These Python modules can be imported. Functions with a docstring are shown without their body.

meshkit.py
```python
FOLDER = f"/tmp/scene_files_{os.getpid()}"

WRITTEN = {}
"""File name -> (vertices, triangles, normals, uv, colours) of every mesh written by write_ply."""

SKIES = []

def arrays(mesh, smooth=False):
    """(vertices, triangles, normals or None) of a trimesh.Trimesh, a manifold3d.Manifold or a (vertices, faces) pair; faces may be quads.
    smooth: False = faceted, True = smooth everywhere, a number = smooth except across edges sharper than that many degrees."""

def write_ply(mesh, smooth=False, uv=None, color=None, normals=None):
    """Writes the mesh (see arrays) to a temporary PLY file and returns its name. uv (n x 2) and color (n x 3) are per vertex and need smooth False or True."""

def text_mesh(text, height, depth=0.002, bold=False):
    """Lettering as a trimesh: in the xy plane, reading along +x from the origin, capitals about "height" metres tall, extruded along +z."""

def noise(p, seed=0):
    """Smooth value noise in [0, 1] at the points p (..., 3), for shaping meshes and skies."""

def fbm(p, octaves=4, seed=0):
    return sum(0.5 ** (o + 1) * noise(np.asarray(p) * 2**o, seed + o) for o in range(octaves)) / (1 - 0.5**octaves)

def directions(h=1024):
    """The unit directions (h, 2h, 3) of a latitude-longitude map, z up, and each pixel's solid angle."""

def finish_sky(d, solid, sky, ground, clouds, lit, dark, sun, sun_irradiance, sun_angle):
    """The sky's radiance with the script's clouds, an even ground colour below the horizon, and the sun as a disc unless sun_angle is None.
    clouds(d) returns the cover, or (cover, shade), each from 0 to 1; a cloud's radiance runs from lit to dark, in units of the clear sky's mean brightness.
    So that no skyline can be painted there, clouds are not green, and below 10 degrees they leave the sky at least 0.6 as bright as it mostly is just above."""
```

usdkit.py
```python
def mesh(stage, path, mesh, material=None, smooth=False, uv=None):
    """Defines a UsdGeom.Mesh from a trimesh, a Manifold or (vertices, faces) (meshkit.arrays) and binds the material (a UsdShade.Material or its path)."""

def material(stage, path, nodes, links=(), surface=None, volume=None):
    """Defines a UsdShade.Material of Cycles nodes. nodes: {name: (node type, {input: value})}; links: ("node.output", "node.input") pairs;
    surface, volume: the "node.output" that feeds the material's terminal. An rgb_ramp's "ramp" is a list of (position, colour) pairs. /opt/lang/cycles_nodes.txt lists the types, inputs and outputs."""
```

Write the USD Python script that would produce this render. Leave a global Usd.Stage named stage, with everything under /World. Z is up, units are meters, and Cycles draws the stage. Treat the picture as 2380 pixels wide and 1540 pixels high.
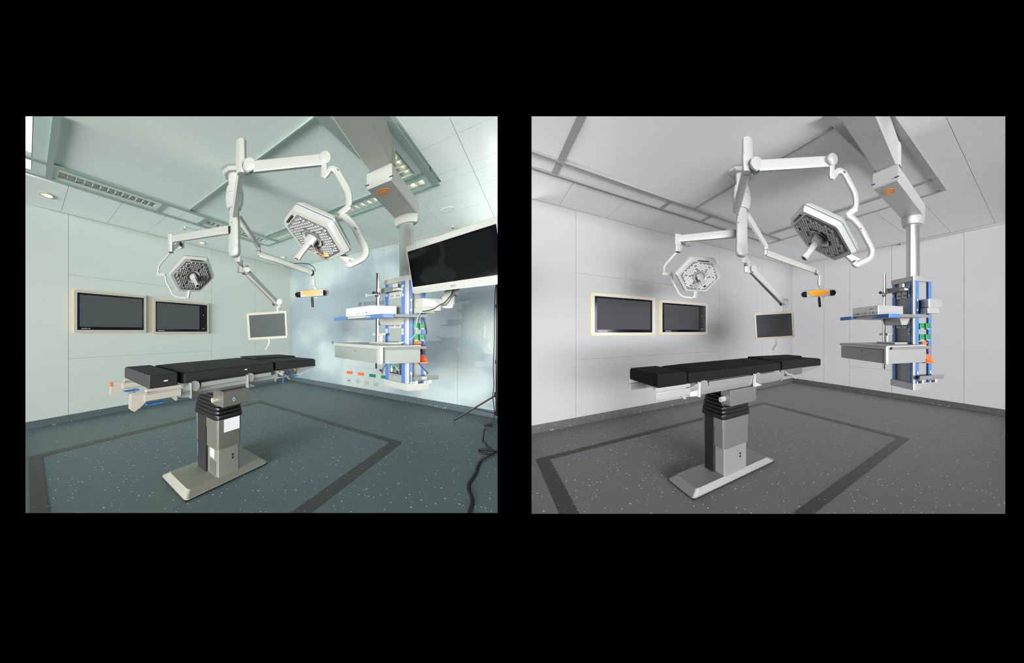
"""Two operating rooms of one design, standing side by side and open to the viewer: a colour one on the left, a grey one on the right.
Nothing stands outside the two rooms, so everything around them is black. Both rooms are right-angled; the left one is long along its right wall,
the right one long along its left wall, and each thing is as long in those directions as its own room is."""
import math, numpy as np, trimesh, manifold3d as m3, usdkit, meshkit
from manifold3d import Manifold
from shapely.geometry import Polygon, Point
from pxr import Usd, UsdGeom, UsdLux, UsdShade, Gf, Sdf

stage = Usd.Stage.CreateInMemory()
UsdGeom.SetStageUpAxis(stage, 'Z'); UsdGeom.SetStageMetersPerUnit(stage, 1.0)
UsdGeom.Xform.Define(stage, '/World'); UsdGeom.Scope.Define(stage, '/World/Looks')

# ------------------------------------------------------------------ camera, lights, exposure
EYE = np.array([0, 0, 1.265]); FPX = 300.0                      # a very wide lens: 300 px of focal length on a 2380 px wide picture
cam = UsdGeom.Camera.Define(stage, '/World/camera')
cam.AddTranslateOp().Set(Gf.Vec3d(*EYE)); cam.AddRotateXOp().Set(90.0)
cam.CreateHorizontalApertureAttr(36.0); cam.CreateVerticalApertureAttr(36.0 * 1540 / 2380)
cam.CreateFocalLengthAttr(36.0 * FPX / 2380); cam.CreateClippingRangeAttr(Gf.Vec2f(0.02, 200.0))
cam.CreateExposureAttr(0.0)
UNSEEN_STAND_LAMP = 55.0                                              # unseen lamp on the light stand, placed to brighten the ceiling above it

def rect_light(name, loc, size, aim, power, color=(1, 1, 1)):
    L = UsdLux.RectLight.Define(stage, '/World/' + name)
    z = np.array(loc, float) - np.array(aim, float); z /= np.linalg.norm(z)
    x = np.cross([0, 0, 1.0], z); x /= np.linalg.norm(x); y = np.cross(z, x)
    M = Gf.Matrix4d(*x, 0, *y, 0, *z, 0, *loc, 1)
    L.AddTransformOp().Set(M); L.CreateWidthAttr(size[0]); L.CreateHeightAttr(size[1])
    L.CreateIntensityAttr(power); L.CreateColorAttr(Gf.Vec3f(*color))
    L.GetPrim().SetCustomDataByKey('label', 'unseen light behind the viewer, placed to shine on the room walls'); L.GetPrim().SetCustomDataByKey('kind', 'structure')
    return L
# broad light panel out of view behind the viewer, placed to light both rooms
rect_light('unseen_light', (0, -5.5, 1.8), (34.0, 5.0), (0, 2.5, 1.7), 6.4)
# two more out of view, placed for the cloud wall to mirror at its right end
rect_light('unseen_light_001', (-7.61, -4.97, 1.2), (1.75, 2.1), (-.56, 1.98, 1.25), 9.0)
rect_light('unseen_light_002', (-6.65, -5.1, -.75), (1.65, 1.95), (-.4, 1.94, .88), 9.0)

# ------------------------------------------------------------------ rooms: right-angled, measured from the far corner: a along the right wall, b along the left wall, z up (photograph's room metres)
def frame_of(yaw, ca, cb, sa, sb, sz):
    c, s = math.cos(yaw), math.sin(yaw); q = math.sqrt(.5)
    rot = lambda x, z: np.array([x * c + z * s, -x * s + z * c, 0])
    U, V = rot(q, -q) * sa, rot(-q, -q) * sb
    return dict(U=U, V=V, W=np.array([0, 0, sz]), O=-(ca * U + cb * V))
ROOMS = {'L': frame_of(-0.52594, 4.64633, 5.20706, 1.39323, 0.34059, 0.97014),
         'R': frame_of(0.54797, 4.69087, 5.56675, 0.31933, 1.36878, 0.96941)}
NUDGE = {   # each thing's own size and place in its room: factor along a, b, z, then shift along a, b, z
    ('L', 'stripe'): [1.0591, 1.0394, 1.0, -0.1339, -0.0839, 0.0],
    ('L', 'wl'): [1.0, 0.985, 1.0, 0.0, 0.0491, 0.0],
    ('L', 'wr'): [1.0201, 1.0, 1.0, -0.1836, 0.0, 0.0],
    ('L', 'canopy'): [0.9685, 0.9834, 1.0, 0.0957, -0.0018, 0.0],
    ('R', 'stripe'): [1.0746, 1.0427, 1.0, -0.1852, -0.1062, 0.0],
    ('R', 'wl'): [1.0, 1.001, 1.0, 0.0, -0.1326, 0.0],
    ('R', 'wr'): [1.0129, 1.0, 1.0, -0.1014, 0.0, 0.0],
    ('R', 'canopy'): [0.9899, 0.9755, 1.0, 0.0433, 0.0328, 0.0],
    ('L', 'dl0'): [1.0, 1.0, 1.0, 0.2616, -0.1039, 0.0],
    ('L', 'dl1'): [1.0, 1.0, 1.0, -0.0152, -0.0943, 0.0],
    ('L', 'dl2'): [1.0, 1.0, 1.0, -0.2206, -0.1692, 0.0],
    ('L', 'dl3'): [1.0, 1.0, 1.0, -0.3119, -0.2189, 0.0],
    ('L', 'dl4'): [1.0, 1.0, 1.0, -0.1164, -0.1441, 0.0],
    ('L', 'spr0'): [1.0, 1.0, 1.0, 0.0579, -0.0756, 0.0],
    ('L', 'spr1'): [1.0, 1.0, 1.0, -0.1729, -0.2004, 0.0],
    ('L', 'mon0'): [1.0, 1.0239, 0.9863, 0.0, -0.1253, 0.1101],
    ('L', 'mon1'): [1.0, 0.9844, 0.9676, 0.0, 0.0287, 0.1081],
    ('R', 'mon0'): [1.0, 1.0327, 0.9572, 0.0, -0.2634, 0.1429],
    ('R', 'mon1'): [1.0, 1.0041, 0.9444, 0.0, -0.1506, 0.138],
    ('L', 'out0'): [1.0, 1.0, 1.0, -0.1301, 0.0, -0.0059],
    ('L', 'out1'): [1.0, 1.0, 1.0, -0.1222, 0.0, -0.0076],
    ('L', 'out2'): [1.0, 1.0, 1.0, -0.114, 0.0, -0.0093],
    ('L', 'out3'): [1.0, 1.0, 1.0, -0.1057, 0.0, -0.0108],
    ('L', 'out4'): [1.0, 1.0, 1.0, -0.1284, 0.0, -0.0073],
    ('L', 'out5'): [1.0, 1.0, 1.0, -0.1218, 0.0, -0.0087],
    ('L', 'out6'): [1.0, 1.0, 1.0, -0.1154, 0.0, -0.0101],
    ('L', 'out7'): [1.0, 1.0, 1.0, -0.1083, 0.0, -0.0116],
    ('L', 'out9'): [1.0, 1.0, 1.0, 0.0, 0.0351, 0.0669],
    ('L', 'logo'): [1.0, 1.0, 1.0, -0.1449, 0.0, -0.0277],
    ('L', 'table'): [1.0568, 1.0116, 1.07, -0.0617, -0.019, 0.0],
    ('R', 'table'): [0.975, 1.0554, 1.0693, 0.1188, -0.0877, 0.0],
    ('L', 'col'): [1.0042, 0.9742, 0.937, 0.0684, 0.053, 0.189],
    ('L', 'lamp1'): [1.0027, 0.959, 0.9534, 0.1114, 0.1504, 0.1398],
    ('L', 'lamp2'): [0.9877, 0.9455, 0.9528, 0.1656, 0.2048, 0.1416],
    ('L', 'armmon'): [1.0157, 0.9112, 0.978, 0.0534, 0.2807, 0.066],
    ('L', 'track'): [0.9223, 0.9607, 0.9831, 0.1936, 0.0845, 0.0506],
    ('R', 'col'): [0.9683, 1.0181, 0.9365, 0.1213, -0.0327, 0.1905],
    ('R', 'lamp1'): [0.8991, 0.9922, 0.9532, 0.2236, 0.0407, 0.1403],
    ('R', 'lamp2'): [0.9988, 0.9576, 0.9453, 0.1337, 0.3312, 0.1642],
    ('R', 'armmon'): [0.9542, 0.9587, 0.9773, 0.1233, 0.1425, 0.0682],
    ('R', 'track'): [0.9473, 0.9616, 0.987, 0.1512, 0.1465, 0.0389],
    ('L', 'pend'): [1.0331, 0.913, 0.9842, -0.0654, 0.2091, 0.0474],
    ('R', 'pend'): [1.0245, 0.9914, 0.9836, -0.0059, 0.1615, 0.0493],
    ('L', 'tv'): [1.0784, 0.8606, 1.0439, -0.2572, 0.3016, -0.0387],
    ('L', 'stand'): [0.8982, 0.8209, 0.9841, 0.4396, 0.2255, 0.0],
    ('L', 'stand2'): [1.1267, 0.9738, 1.0738, -0.397, 0.1025, 0.0],
}

# survey of the photograph: the pose its own camera had in the room, so that a measured pixel gives a point on a known plane of the room
SC = np.array([4.34997, 5.11748, 1.21449]); SF = 549.976; SPP = np.array([607.5, 731.0])
SR = np.array([[.69235039, -.7213374, .01798042], [-.04740505, -.07033675, -.99639626], [-.72000257, -.68900297, .08289272]])
def at(px, py, d=None, **k):
    r = SR.T @ np.array([(px - SPP[0]) / SF, (py - SPP[1]) / SF, 1.0])
    if d is not None: return SC + r * d
    (ax, val), = k.items(); i = 'abz'.index(ax)
    return SC + r * (val - SC[i]) / r[i]
def hit(px, py, p0, n):
    r = SR.T @ np.array([(px - SPP[0]) / SF, (py - SPP[1]) / SF, 1.0]); n = np.asarray(n, float)
    return SC + r * (n @ (np.asarray(p0) - SC)) / (n @ r)
def depth_of(p): return float((np.asarray(p) - SC) @ SR[2])
def camdir(x, y, z): return SR.T @ np.array([x, y, z], float)

# ------------------------------------------------------------------ materials
def lin(c):
    c = np.asarray(c, float) / 255 if max(c) > 1 else np.asarray(c, float)
    return tuple(np.where(c <= .04045, c / 12.92, ((c + .055) / 1.055) ** 2.4))
MATS = {}
def mat(name, color, rough=.5, metal=0., emit=None, spec=.5, coat=0., noise=0., nscale=20.):
    if name in MATS: return MATS[name]
    c = lin(color)
    p = {'base_color': c, 'roughness': rough, 'metallic': metal, 'specular_ior_level': spec, 'coat_weight': coat}
    nodes, links = {'p': ('principled_bsdf', p)}, []
    if emit is not None:
        p['emission_color'] = lin(emit[0]); p['emission_strength'] = emit[1]
    if noise > 0:
        nodes.update({'g': ('geometry', {}), 'n': ('noise_texture', {'scale': nscale, 'detail': 3.0}), 'r': ('rgb_ramp', {'ramp': [(.3, tuple(np.array(c) * (1 - noise))), (.7, tuple(np.array(c) * (1 + noise)))]})})
        links += [('g.position', 'n.vector'), ('n.fac', 'r.fac'), ('r.color', 'p.base_color')]
    MATS[name] = usdkit.material(stage, '/World/Looks/' + name, nodes, links, surface='p.BSDF')
    return MATS[name]
def roomspace(nodes, links, R, seed=(0, 0, 0)):
    """room coordinates (a, b, z) of the shading point, from its world position"""
    F = ROOMS[R]
    nodes['g'] = ('geometry', {})
    nodes['off'] = ('vector_math', {'math_type': 'subtract', 'vector2': tuple(F['O'])})
    links.append(('g.position', 'off.vector1'))
    for k, v in (('da', F['U'] / (F['U'] @ F['U'])), ('db', F['V'] / (F['V'] @ F['V'])), ('dz', F['W'] / (F['W'] @ F['W']))):
        nodes[k] = ('vector_math', {'math_type': 'dot_product', 'vector2': tuple(v)})
        links.append(('off.vector', k + '.vector1'))
    nodes['rs'] = ('combine_xyz', {})
    links += [('da.value', 'rs.x'), ('db.value', 'rs.y'), ('dz.value', 'rs.z')]
def speckled(name, R, base, light, dark, rough):
    n, l = {}, []
    roomspace(n, l, R)
    n.update({'v1': ('voronoi_texture', {'scale': 34.0, 'randomness': 1.0}), 'v2': ('voronoi_texture', {'scale': 47.0, 'randomness': 1.0}),
              'o2': ('vector_math', {'math_type': 'add', 'vector2': (3.7, 1.9, 5.1)}),
              's1': ('separate_color', {}), 't1': ('math', {'math_type': 'multiply_add', 'value2': .2, 'value3': .03}), 'c1': ('math', {'math_type': 'less_than'}),
              's2': ('separate_color', {}), 't2': ('math', {'math_type': 'multiply_add', 'value2': .16, 'value3': .0}), 'c2': ('math', {'math_type': 'less_than'}),
              'k1': ('math', {'math_type': 'greater_than', 'value2': .55}), 'm1': ('math', {'math_type': 'multiply'}),
              'big': ('noise_texture', {'scale': 1.3, 'detail': 3.0}), 'fine': ('noise_texture', {'scale': 60.0, 'detail': 3.0}),
              'rb': ('rgb_ramp', {'ramp': [(.3, tuple(np.array(lin(base)) * .9)), (.7, tuple(np.array(lin(base)) * 1.1))]}),
              'mx1': ('mix_color', {'b': lin(dark)}), 'mx2': ('mix_color', {'b': lin(light)}), 'p': ('principled_bsdf', {'roughness': rough, 'specular_ior_level': .4})})
    l += [('rs.vector', 'v1.vector'), ('rs.vector', 'o2.vector1'), ('o2.vector', 'v2.vector'), ('rs.vector', 'fine.vector'), ('fine.fac', 'rb.fac'),
          ('v1.color', 's1.color'), ('s1.r', 't1.value1'), ('v1.distance', 'c1.value1'), ('t1.value', 'c1.value2'), ('s1.g', 'k1.value1'), ('c1.value', 'm1.value1'), ('k1.value', 'm1.value2'),
          ('v2.color', 's2.color'), ('s2.r', 't2.value1'), ('v2.distance', 'c2.value1'), ('t2.value', 'c2.value2'),
          ('rb.color', 'mx1.a'), ('c2.value', 'mx1.fac'), ('mx1.result', 'mx2.a'), ('m1.value', 'mx2.fac'), ('mx2.result', 'p.base_color')]
    return usdkit.material(stage, '/World/Looks/' + name, n, l, surface='p.BSDF')
def mural(name, R, sky, cloud, rough):
    n, l = {}, []
    roomspace(n, l, R)
    n.update({'w': ('noise_texture', {'scale': .9, 'detail': 4.0, 'roughness': .45, 'distortion': .6}), 'v': ('voronoi_texture', {'scale': 1.5, 'feature': 'smooth_f1', 'smoothness': .35}),
              'ad': ('math', {'math_type': 'multiply_add', 'value2': -.55}), 'r': ('rgb_ramp', {'ramp': [(.1, lin(sky)), (.26, tuple(np.array(lin(sky)) * .6 + np.array(lin(cloud)) * .4)), (.4, lin(cloud))]}),
              'p': ('principled_bsdf', {'roughness': rough, 'specular_ior_level': .12})})
    l += [('rs.vector', 'w.vector'), ('rs.vector', 'v.vector'), ('v.distance', 'ad.value1'), ('w.fac', 'ad.value3'), ('ad.value', 'r.fac'), ('r.color', 'p.base_color')]
    return usdkit.material(stage, '/World/Looks/' + name, n, l, surface='p.BSDF')

COL = {'L': dict(wall=(180, 191, 183), wall2=(190, 204, 200), ceil=(222, 234, 226), field=(213, 226, 218), rail=(142, 160, 151), white=(163, 166, 158), floor=(86, 103, 103), stripe=(62, 66, 61), skirt=(72, 86, 88),
                 steel=(154, 154, 142), silver=(166, 174, 166), pad=(38, 42, 40), blue=(68, 102, 160), towerg=(128, 136, 130), orange=(238, 100, 40), green=(10, 118, 70), screen=(70, 76, 76), amber=(214, 142, 62), edge=(232, 180, 110)),
       'R': dict(wall=(155, 156, 157), wall2=(184, 185, 186), ceil=(222, 223, 224), field=(230, 231, 232), rail=(150, 151, 152), white=(172, 173, 173), floor=(106, 106, 108), stripe=(58, 60, 60), skirt=(76, 76, 78),
                 steel=(136, 136, 136), silver=(140, 141, 142), pad=(17, 18, 18), blue=(58, 118, 186), towerg=(142, 143, 143), orange=(245, 98, 14), green=(0, 130, 70), screen=(54, 54, 57), amber=(232, 156, 26), edge=(245, 190, 70))}
LOOK = {}
for R, sfx in (('L', 'tinted'), ('R', 'grey')):
    c = COL[R]; n = lambda s: s + '_' + sfx
    LOOK[R] = dict(
        wall=mat(n('wall_glass'), c['wall'], .22 if R == 'L' else .6, spec=.3 if R == 'L' else .1, noise=.02, nscale=.8), wall2=mural(n('cloud_mural'), R, (134, 150, 156), (164, 177, 175), .04) if R == 'L' else mat(n('wall_glass_far'), c['wall2'], .6, spec=.1),
        joint=mat(n('joint'), tuple(np.array(c['wall']) * .74), .8), ceil=mat(n('ceiling_panel'), c['ceil'], .35, noise=.015, nscale=1.2), field=mat(n('airflow_screen'), c['field'], .3, noise=.05, nscale=1.1),
        rail=mat(n('rail'), c['rail'], .4), void=mat(n('void'), (96, 100, 97), .9), white=mat(n('white_enamel'), c['white'], .28), offwhite=mat(n('cream_enamel'), tuple(np.array(c['white']) * np.array([.95, .95, .93])), .4),
        floor=speckled(n('floor_vinyl'), R, c['floor'], (196, 206, 198) if R == 'L' else (205, 205, 205), (30, 36, 38) if R == 'L' else (28, 28, 30), .42),
        stripe=speckled(n('stripe_vinyl'), R, c['stripe'], (140, 140, 130), (30, 30, 30), .42), skirt=speckled(n('skirting_vinyl'), R, c['skirt'], (190, 198, 190), (30, 34, 36), .8),
        steel=mat(n('brushed_steel'), c['steel'], .48, .5), silver=mat(n('silver_paint'), c['silver'], .35, .25), chrome=mat(n('nickel'), (214, 209, 194) if R == 'L' else (180, 180, 180), .25, .3), darksteel=mat(n('dark_steel'), (120, 120, 112) if R == 'L' else (120, 120, 120), .35, .5),
        polemetal=mat(n('polished_steel'), (196, 194, 184) if R == 'L' else (190, 190, 190), .18, 1.), sleeve=mat(n('sleeve_steel'), (120, 120, 110) if R == 'L' else (122, 122, 122), .4, .5), pad=mat(n('black_pad'), c['pad'], .65, spec=.25 if R == 'L' else .08), black=mat(n('black_rubber'), (20, 20, 19), .35), plastic=mat(n('black_plastic'), (18, 18, 18), .45), blue=mat(n('blue_strip'), c['blue'], .4), towerg=mat(n('tower_grey'), c['towerg'], .45),
        orange=mat(n('orange_plastic'), c['orange'], .4), green=mat(n('green_plastic'), c['green'], .4), screen=mat(n('screen_glass'), c['screen'], .22 if R == 'L' else .5, spec=.15), bezel=mat(n('black_bezel'), (14, 13, 18), .12), amber=mat(n('amber_plastic'), c['amber'], .3),
        edge=mat(n('orange_edge'), c['edge'], .35), shelfgrey=mat(n('shelf_grey'), (160, 167, 161) if R == 'L' else (176, 176, 176), .4), rail_grey=mat(n('rail_grey'), (102, 110, 102) if R == 'L' else (118, 118, 118), .45), print=mat(n('grey_print'), (92, 104, 110), .4), whiteprint=mat(n('white_print'), (214, 214, 214), .5),
        led=mat(n('lens_clear'), (150, 153, 151) if R == 'L' else (206, 206, 206), .25, .3), ledplate=mat(n('lens_plate'), (84, 86, 83) if R == 'L' else (112, 112, 112), .6), tip=mat(n('amber_lens'), (232, 176, 120), .3), cyan=mat(n('cyan_cable'), (120, 200, 205), .5), lightblue=mat(n('light_blue'), (150, 190, 225), .4), bluepad=mat(n('blue_lever'), (46, 132, 216) if R == 'L' else (120, 120, 120), .35),
        lamp=mat(n('lamp_glow'), (255, 250, 235), .5, emit=((255, 246, 222), 4.5)), louvre=mat(n('louvre_white'), (222, 230, 226), .25), gold=mat(n('downlight_reflector'), (236, 232, 205), .3, emit=((255, 246, 214), .5)), label=mat(n('paper_label'), (232, 235, 240), .5), navy=mat(n('navy_mark'), (40, 48, 92), .5))

# ------------------------------------------------------------------ shapes, in room coordinates
def tm(m):
    if isinstance(m, Manifold):
        k = m.to_mesh(); return trimesh.Trimesh(np.array(k.vert_properties[:, :3], float), np.array(k.tri_verts), process=False)
    return m
def hullpts(P): return tm(Manifold.hull_points(np.asarray(P, np.float32)))
def loc_box(h, bev=0.):
    h = np.asarray(h, float)
    s = np.array([[x, y, z] for x in (-1, 1) for y in (-1, 1) for z in (-1, 1)], float)
    if bev <= 0: return s * h
    bev = min(bev, h.min() * .95)
    return np.vstack([s * (h - bev * np.array(k)) for k in ((0, 1, 1), (1, 0, 1), (1, 1, 0))])
def box(a0, a1, b0, b1, z0, z1, bev=0.):
    lo, hi = np.minimum([a0, b0, z0], [a1, b1, z1]), np.maximum([a0, b0, z0], [a1, b1, z1])
    return hullpts(loc_box((hi - lo) / 2, bev) + (lo + hi) / 2)
class Fr:
    """a local frame: origin o and axes x, y, z"""
    def __init__(s, o, x, y=None, z=None, lh=False):
        x = np.asarray(x, float); x = x / np.linalg.norm(x)
        if z is not None:
            z = np.asarray(z, float); z = z - x * (x @ z); z /= np.linalg.norm(z); y = np.cross(z, x) * (-1 if lh else 1)
        else:
            y = np.asarray(y, float); y = y - x * (x @ y); y /= np.linalg.norm(y); z = np.cross(x, y)
        s.o, s.A = np.asarray(o, float), np.array([x, y, z])
    def pt(s, *p): return s.o + np.asarray(p, float) @ s.A
    def pts(s, P): return s.o + np.asarray(P, float) @ s.A
    def box(s, x0, x1, y0, y1, z0, z1, bev=0.):
        lo, hi = np.minimum([x0, y0, z0], [x1, y1, z1]), np.maximum([x0, y0, z0], [x1, y1, z1])
        return hullpts(s.pts(loc_box((hi - lo) / 2, bev) + (lo + hi) / 2))
    def mesh(s, m):
        m = tm(m).copy(); m.vertices = s.pts(m.vertices)
        if np.linalg.det(s.A) < 0: m.invert()
        return m
    def prism(s, poly, z0, z1, bev=0.):
        poly = Polygon(poly) if not isinstance(poly, Polygon) else poly
        if bev > 0 and not poly.interiors:
            q = poly.buffer(-bev, join_style=2)
            P = [(x, y, z) for x, y in poly.exterior.coords for z in (z0 + bev, z1 - bev)] + [(x, y, z) for x, y in q.exterior.coords for z in (z0, z1)]
            return hullpts(s.pts(P))
        m = trimesh.creation.extrude_polygon(poly, z1 - z0, engine='earcut'); m.apply_translation([0, 0, z0]); return s.mesh(m)
    def rev(s, prof, n=28):
        return s.mesh(trimesh.creation.revolve(np.asarray(prof, float), sections=n))
def roundrect(w, h, r, n=5):
    return Polygon([(-w / 2 + r, -h / 2 + r), (w / 2 - r, -h / 2 + r), (w / 2 - r, h / 2 - r), (-w / 2 + r, h / 2 - r)]).buffer(r, quad_segs=n)
def join(*ms): return trimesh.util.concatenate([tm(m) for m in ms])
def cyl(p0, p1, r0, r1=None, n=24):
    p0, p1 = np.asarray(p0, float), np.asarray(p1, float); r1 = r0 if r1 is None else r1
    z = p1 - p0; h = np.linalg.norm(z); x = np.cross(z, [0, 0, 1.0] if abs(z[2]) < .9 * h else [1.0, 0, 0])
    return Fr(p0, x, z=z).rev([(0, 0), (r0, 0), (r1, h), (0, h)], n)
def disc_stack(p0, axis, prof, n=28):
    z = np.asarray(axis, float); x = np.cross(z, [0, 0, 1.0] if abs(z[2]) < .9 else [1.0, 0, 0])
    return Fr(p0, x, z=z).rev(prof, n)
def curve(P, k=8):
    P = np.asarray(P, float)
    if len(P) < 3: return P
    Q = np.vstack([2 * P[0] - P[1], P, 2 * P[-1] - P[-2]]); out = []
    for i in range(1, len(Q) - 2):
        t = np.linspace(0, 1, k, endpoint=False)[:, None]
        a, b, c, d = Q[i - 1], Q[i], Q[i + 1], Q[i + 2]
        out.append(.5 * (2 * b + (c - a) * t + (2 * a - 5 * b + 4 * c - d) * t ** 2 + (3 * b - a - 3 * c + d) * t ** 3))
    return np.vstack(out + [P[-1:]])
def tube(P, r, n=12):
    """round sweep with caps along a polyline; r a number or one per point"""
    P = np.asarray(P, float); r = np.broadcast_to(np.asarray(r, float), (len(P),))
    T = np.gradient(P, axis=0); T /= np.linalg.norm(T, axis=1, keepdims=True)
    x = np.cross(T[0], [0, 0, 1.0] if abs(T[0][2]) < .9 else [1.0, 0, 0]); x /= np.linalg.norm(x)
    V, F = [], []; ang = np.arange(n) * 2 * np.pi / n
    for i in range(len(P)):
        x = x - T[i] * (x @ T[i]); x /= np.linalg.norm(x); y = np.cross(T[i], x)
        V.append(P[i] + r[i] * (np.cos(ang)[:, None] * x + np.sin(ang)[:, None] * y))
    V = np.vstack(V + [P[:1], P[-1:]]); m = len(P) * n
    for i in range(len(P) - 1):
        for j in range(n):
            a, b, c, d = i * n + j, i * n + (j + 1) % n, (i + 1) * n + (j + 1) % n, (i + 1) * n + j
            F += [[a, b, c], [a, c, d]]
    for j in range(n):
        F += [[m, (j + 1) % n, j], [m + 1, m - n + j, m - n + (j + 1) % n]]
    return trimesh.Trimesh(V, np.array(F), process=False)
def bent(P, r, rr, n=14):
    """pipe with bends rounded at radius rr"""
    P = [np.asarray(p, float) for p in P]; out = [P[0]]
    for i in range(1, len(P) - 1):
        u, v = P[i - 1] - P[i], P[i + 1] - P[i]; lu, lv = np.linalg.norm(u), np.linalg.norm(v); k = min(rr, lu * .45, lv * .45)
        A, B = P[i] + u / lu * k, P[i] + v / lv * k
        out += [(1 - t) ** 2 * A + 2 * t * (1 - t) * P[i] + t * t * B for t in np.linspace(0, 1, 6)]
    return tube(out + [P[-1]], r, n)
def beam(p0, p1, w, h, bev=.01, w1=None, h1=None, up=(0, 0, 1.0)):
    """a straight bar of rectangular section from p0 to p1 (w across, h upright), tapering to w1, h1"""
    p0, p1 = np.asarray(p0, float), np.asarray(p1, float); L = np.linalg.norm(p1 - p0); f = Fr(p0, p1 - p0, z=up)
    w1, h1 = w1 or w, h1 or h; P = []
    for x, ww, hh in ((0, w, h), (L, w1, h1)):
        e = min(bev, ww * .45, hh * .45)
        P += [(x, s * (ww / 2 - q), t * (hh / 2 - e + q)) for s in (-1, 1) for t in (-1, 1) for q in (0, e)]
    return hullpts(f.pts(P))
def text(s, height, f, depth=.0015, bold=False):
    m = meshkit.text_mesh(s, height, depth, bold); m.apply_translation([-m.bounds[:, 0].mean(), -m.bounds[:, 1].mean(), 0]); return f.mesh(m)

# ------------------------------------------------------------------ prims
USED = {}
def numbered(parent, name):
    k = (str(parent), name); USED[k] = USED.get(k, -1) + 1
    return f'{parent}/{name}' + (f'_{USED[k]:03d}' if USED[k] else '')
ASSY = {}
CUTS = {}
for R, (x0, x1, y0, y1) in {'L': (59, 1156.5, 270, 1192), 'R': (1235.5, 2336.5, 270, 1193.5)}.items():   # each room is a cutaway: its shell ends at these four section planes
    d = lambda x, y: np.array([(x - 1190) / FPX, 1.0, (770 - y) / FPX]); E4 = [d(x0, y0), d(x1, y0), d(x1, y1), d(x0, y1)]; mid = sum(E4)
    CUTS[R] = []
    for i in range(4):
        n = np.cross(E4[i], E4[(i + 1) % 4]); n /= np.linalg.norm(n); CUTS[R].append(n if n @ mid > 0 else -n)
def place(R, q, key=None):
    q = np.asarray(q, float); F = ROOMS[R]
    if key is not None:
        ASSY.setdefault((R, key), []).append(q)
        nd = NUDGE.get((R, key))
        if nd is not None: q = q * np.array(nd[:3]) + np.array(nd[3:])
    return F['O'] + q[:, :1] * F['U'] + q[:, 1:2] * F['V'] + q[:, 2:] * F['W']
def section(R, m):
    V = m.vertices - EYE; D = V @ np.array(CUTS[R]).T
    if (D >= 0).all(): return m
    if ((D < 0).all(0)).any(): return None
    try:
        mf = Manifold(m3.Mesh(vert_properties=np.asarray(m.vertices, np.float32), tri_verts=np.asarray(m.faces, np.uint32)))
        if mf.status() != m3.Error.NoError or mf.is_empty(): raise ValueError
        for n in CUTS[R]: mf = mf.trim_by_plane(tuple(float(x) for x in n), float(n @ EYE))
        return None if mf.is_empty() else tm(mf)
    except ValueError:
        for n in CUTS[R]:
            m = m.slice_plane(EYE, n)
            if m is None or len(m.faces) == 0: return None
        return m
def custom(prim, label=None, category=None, group=None, kind=None):
    for k, v in (('label', label), ('category', category), ('group', group), ('kind', kind)):
        if v: prim.SetCustomDataByKey(k, v)
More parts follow.
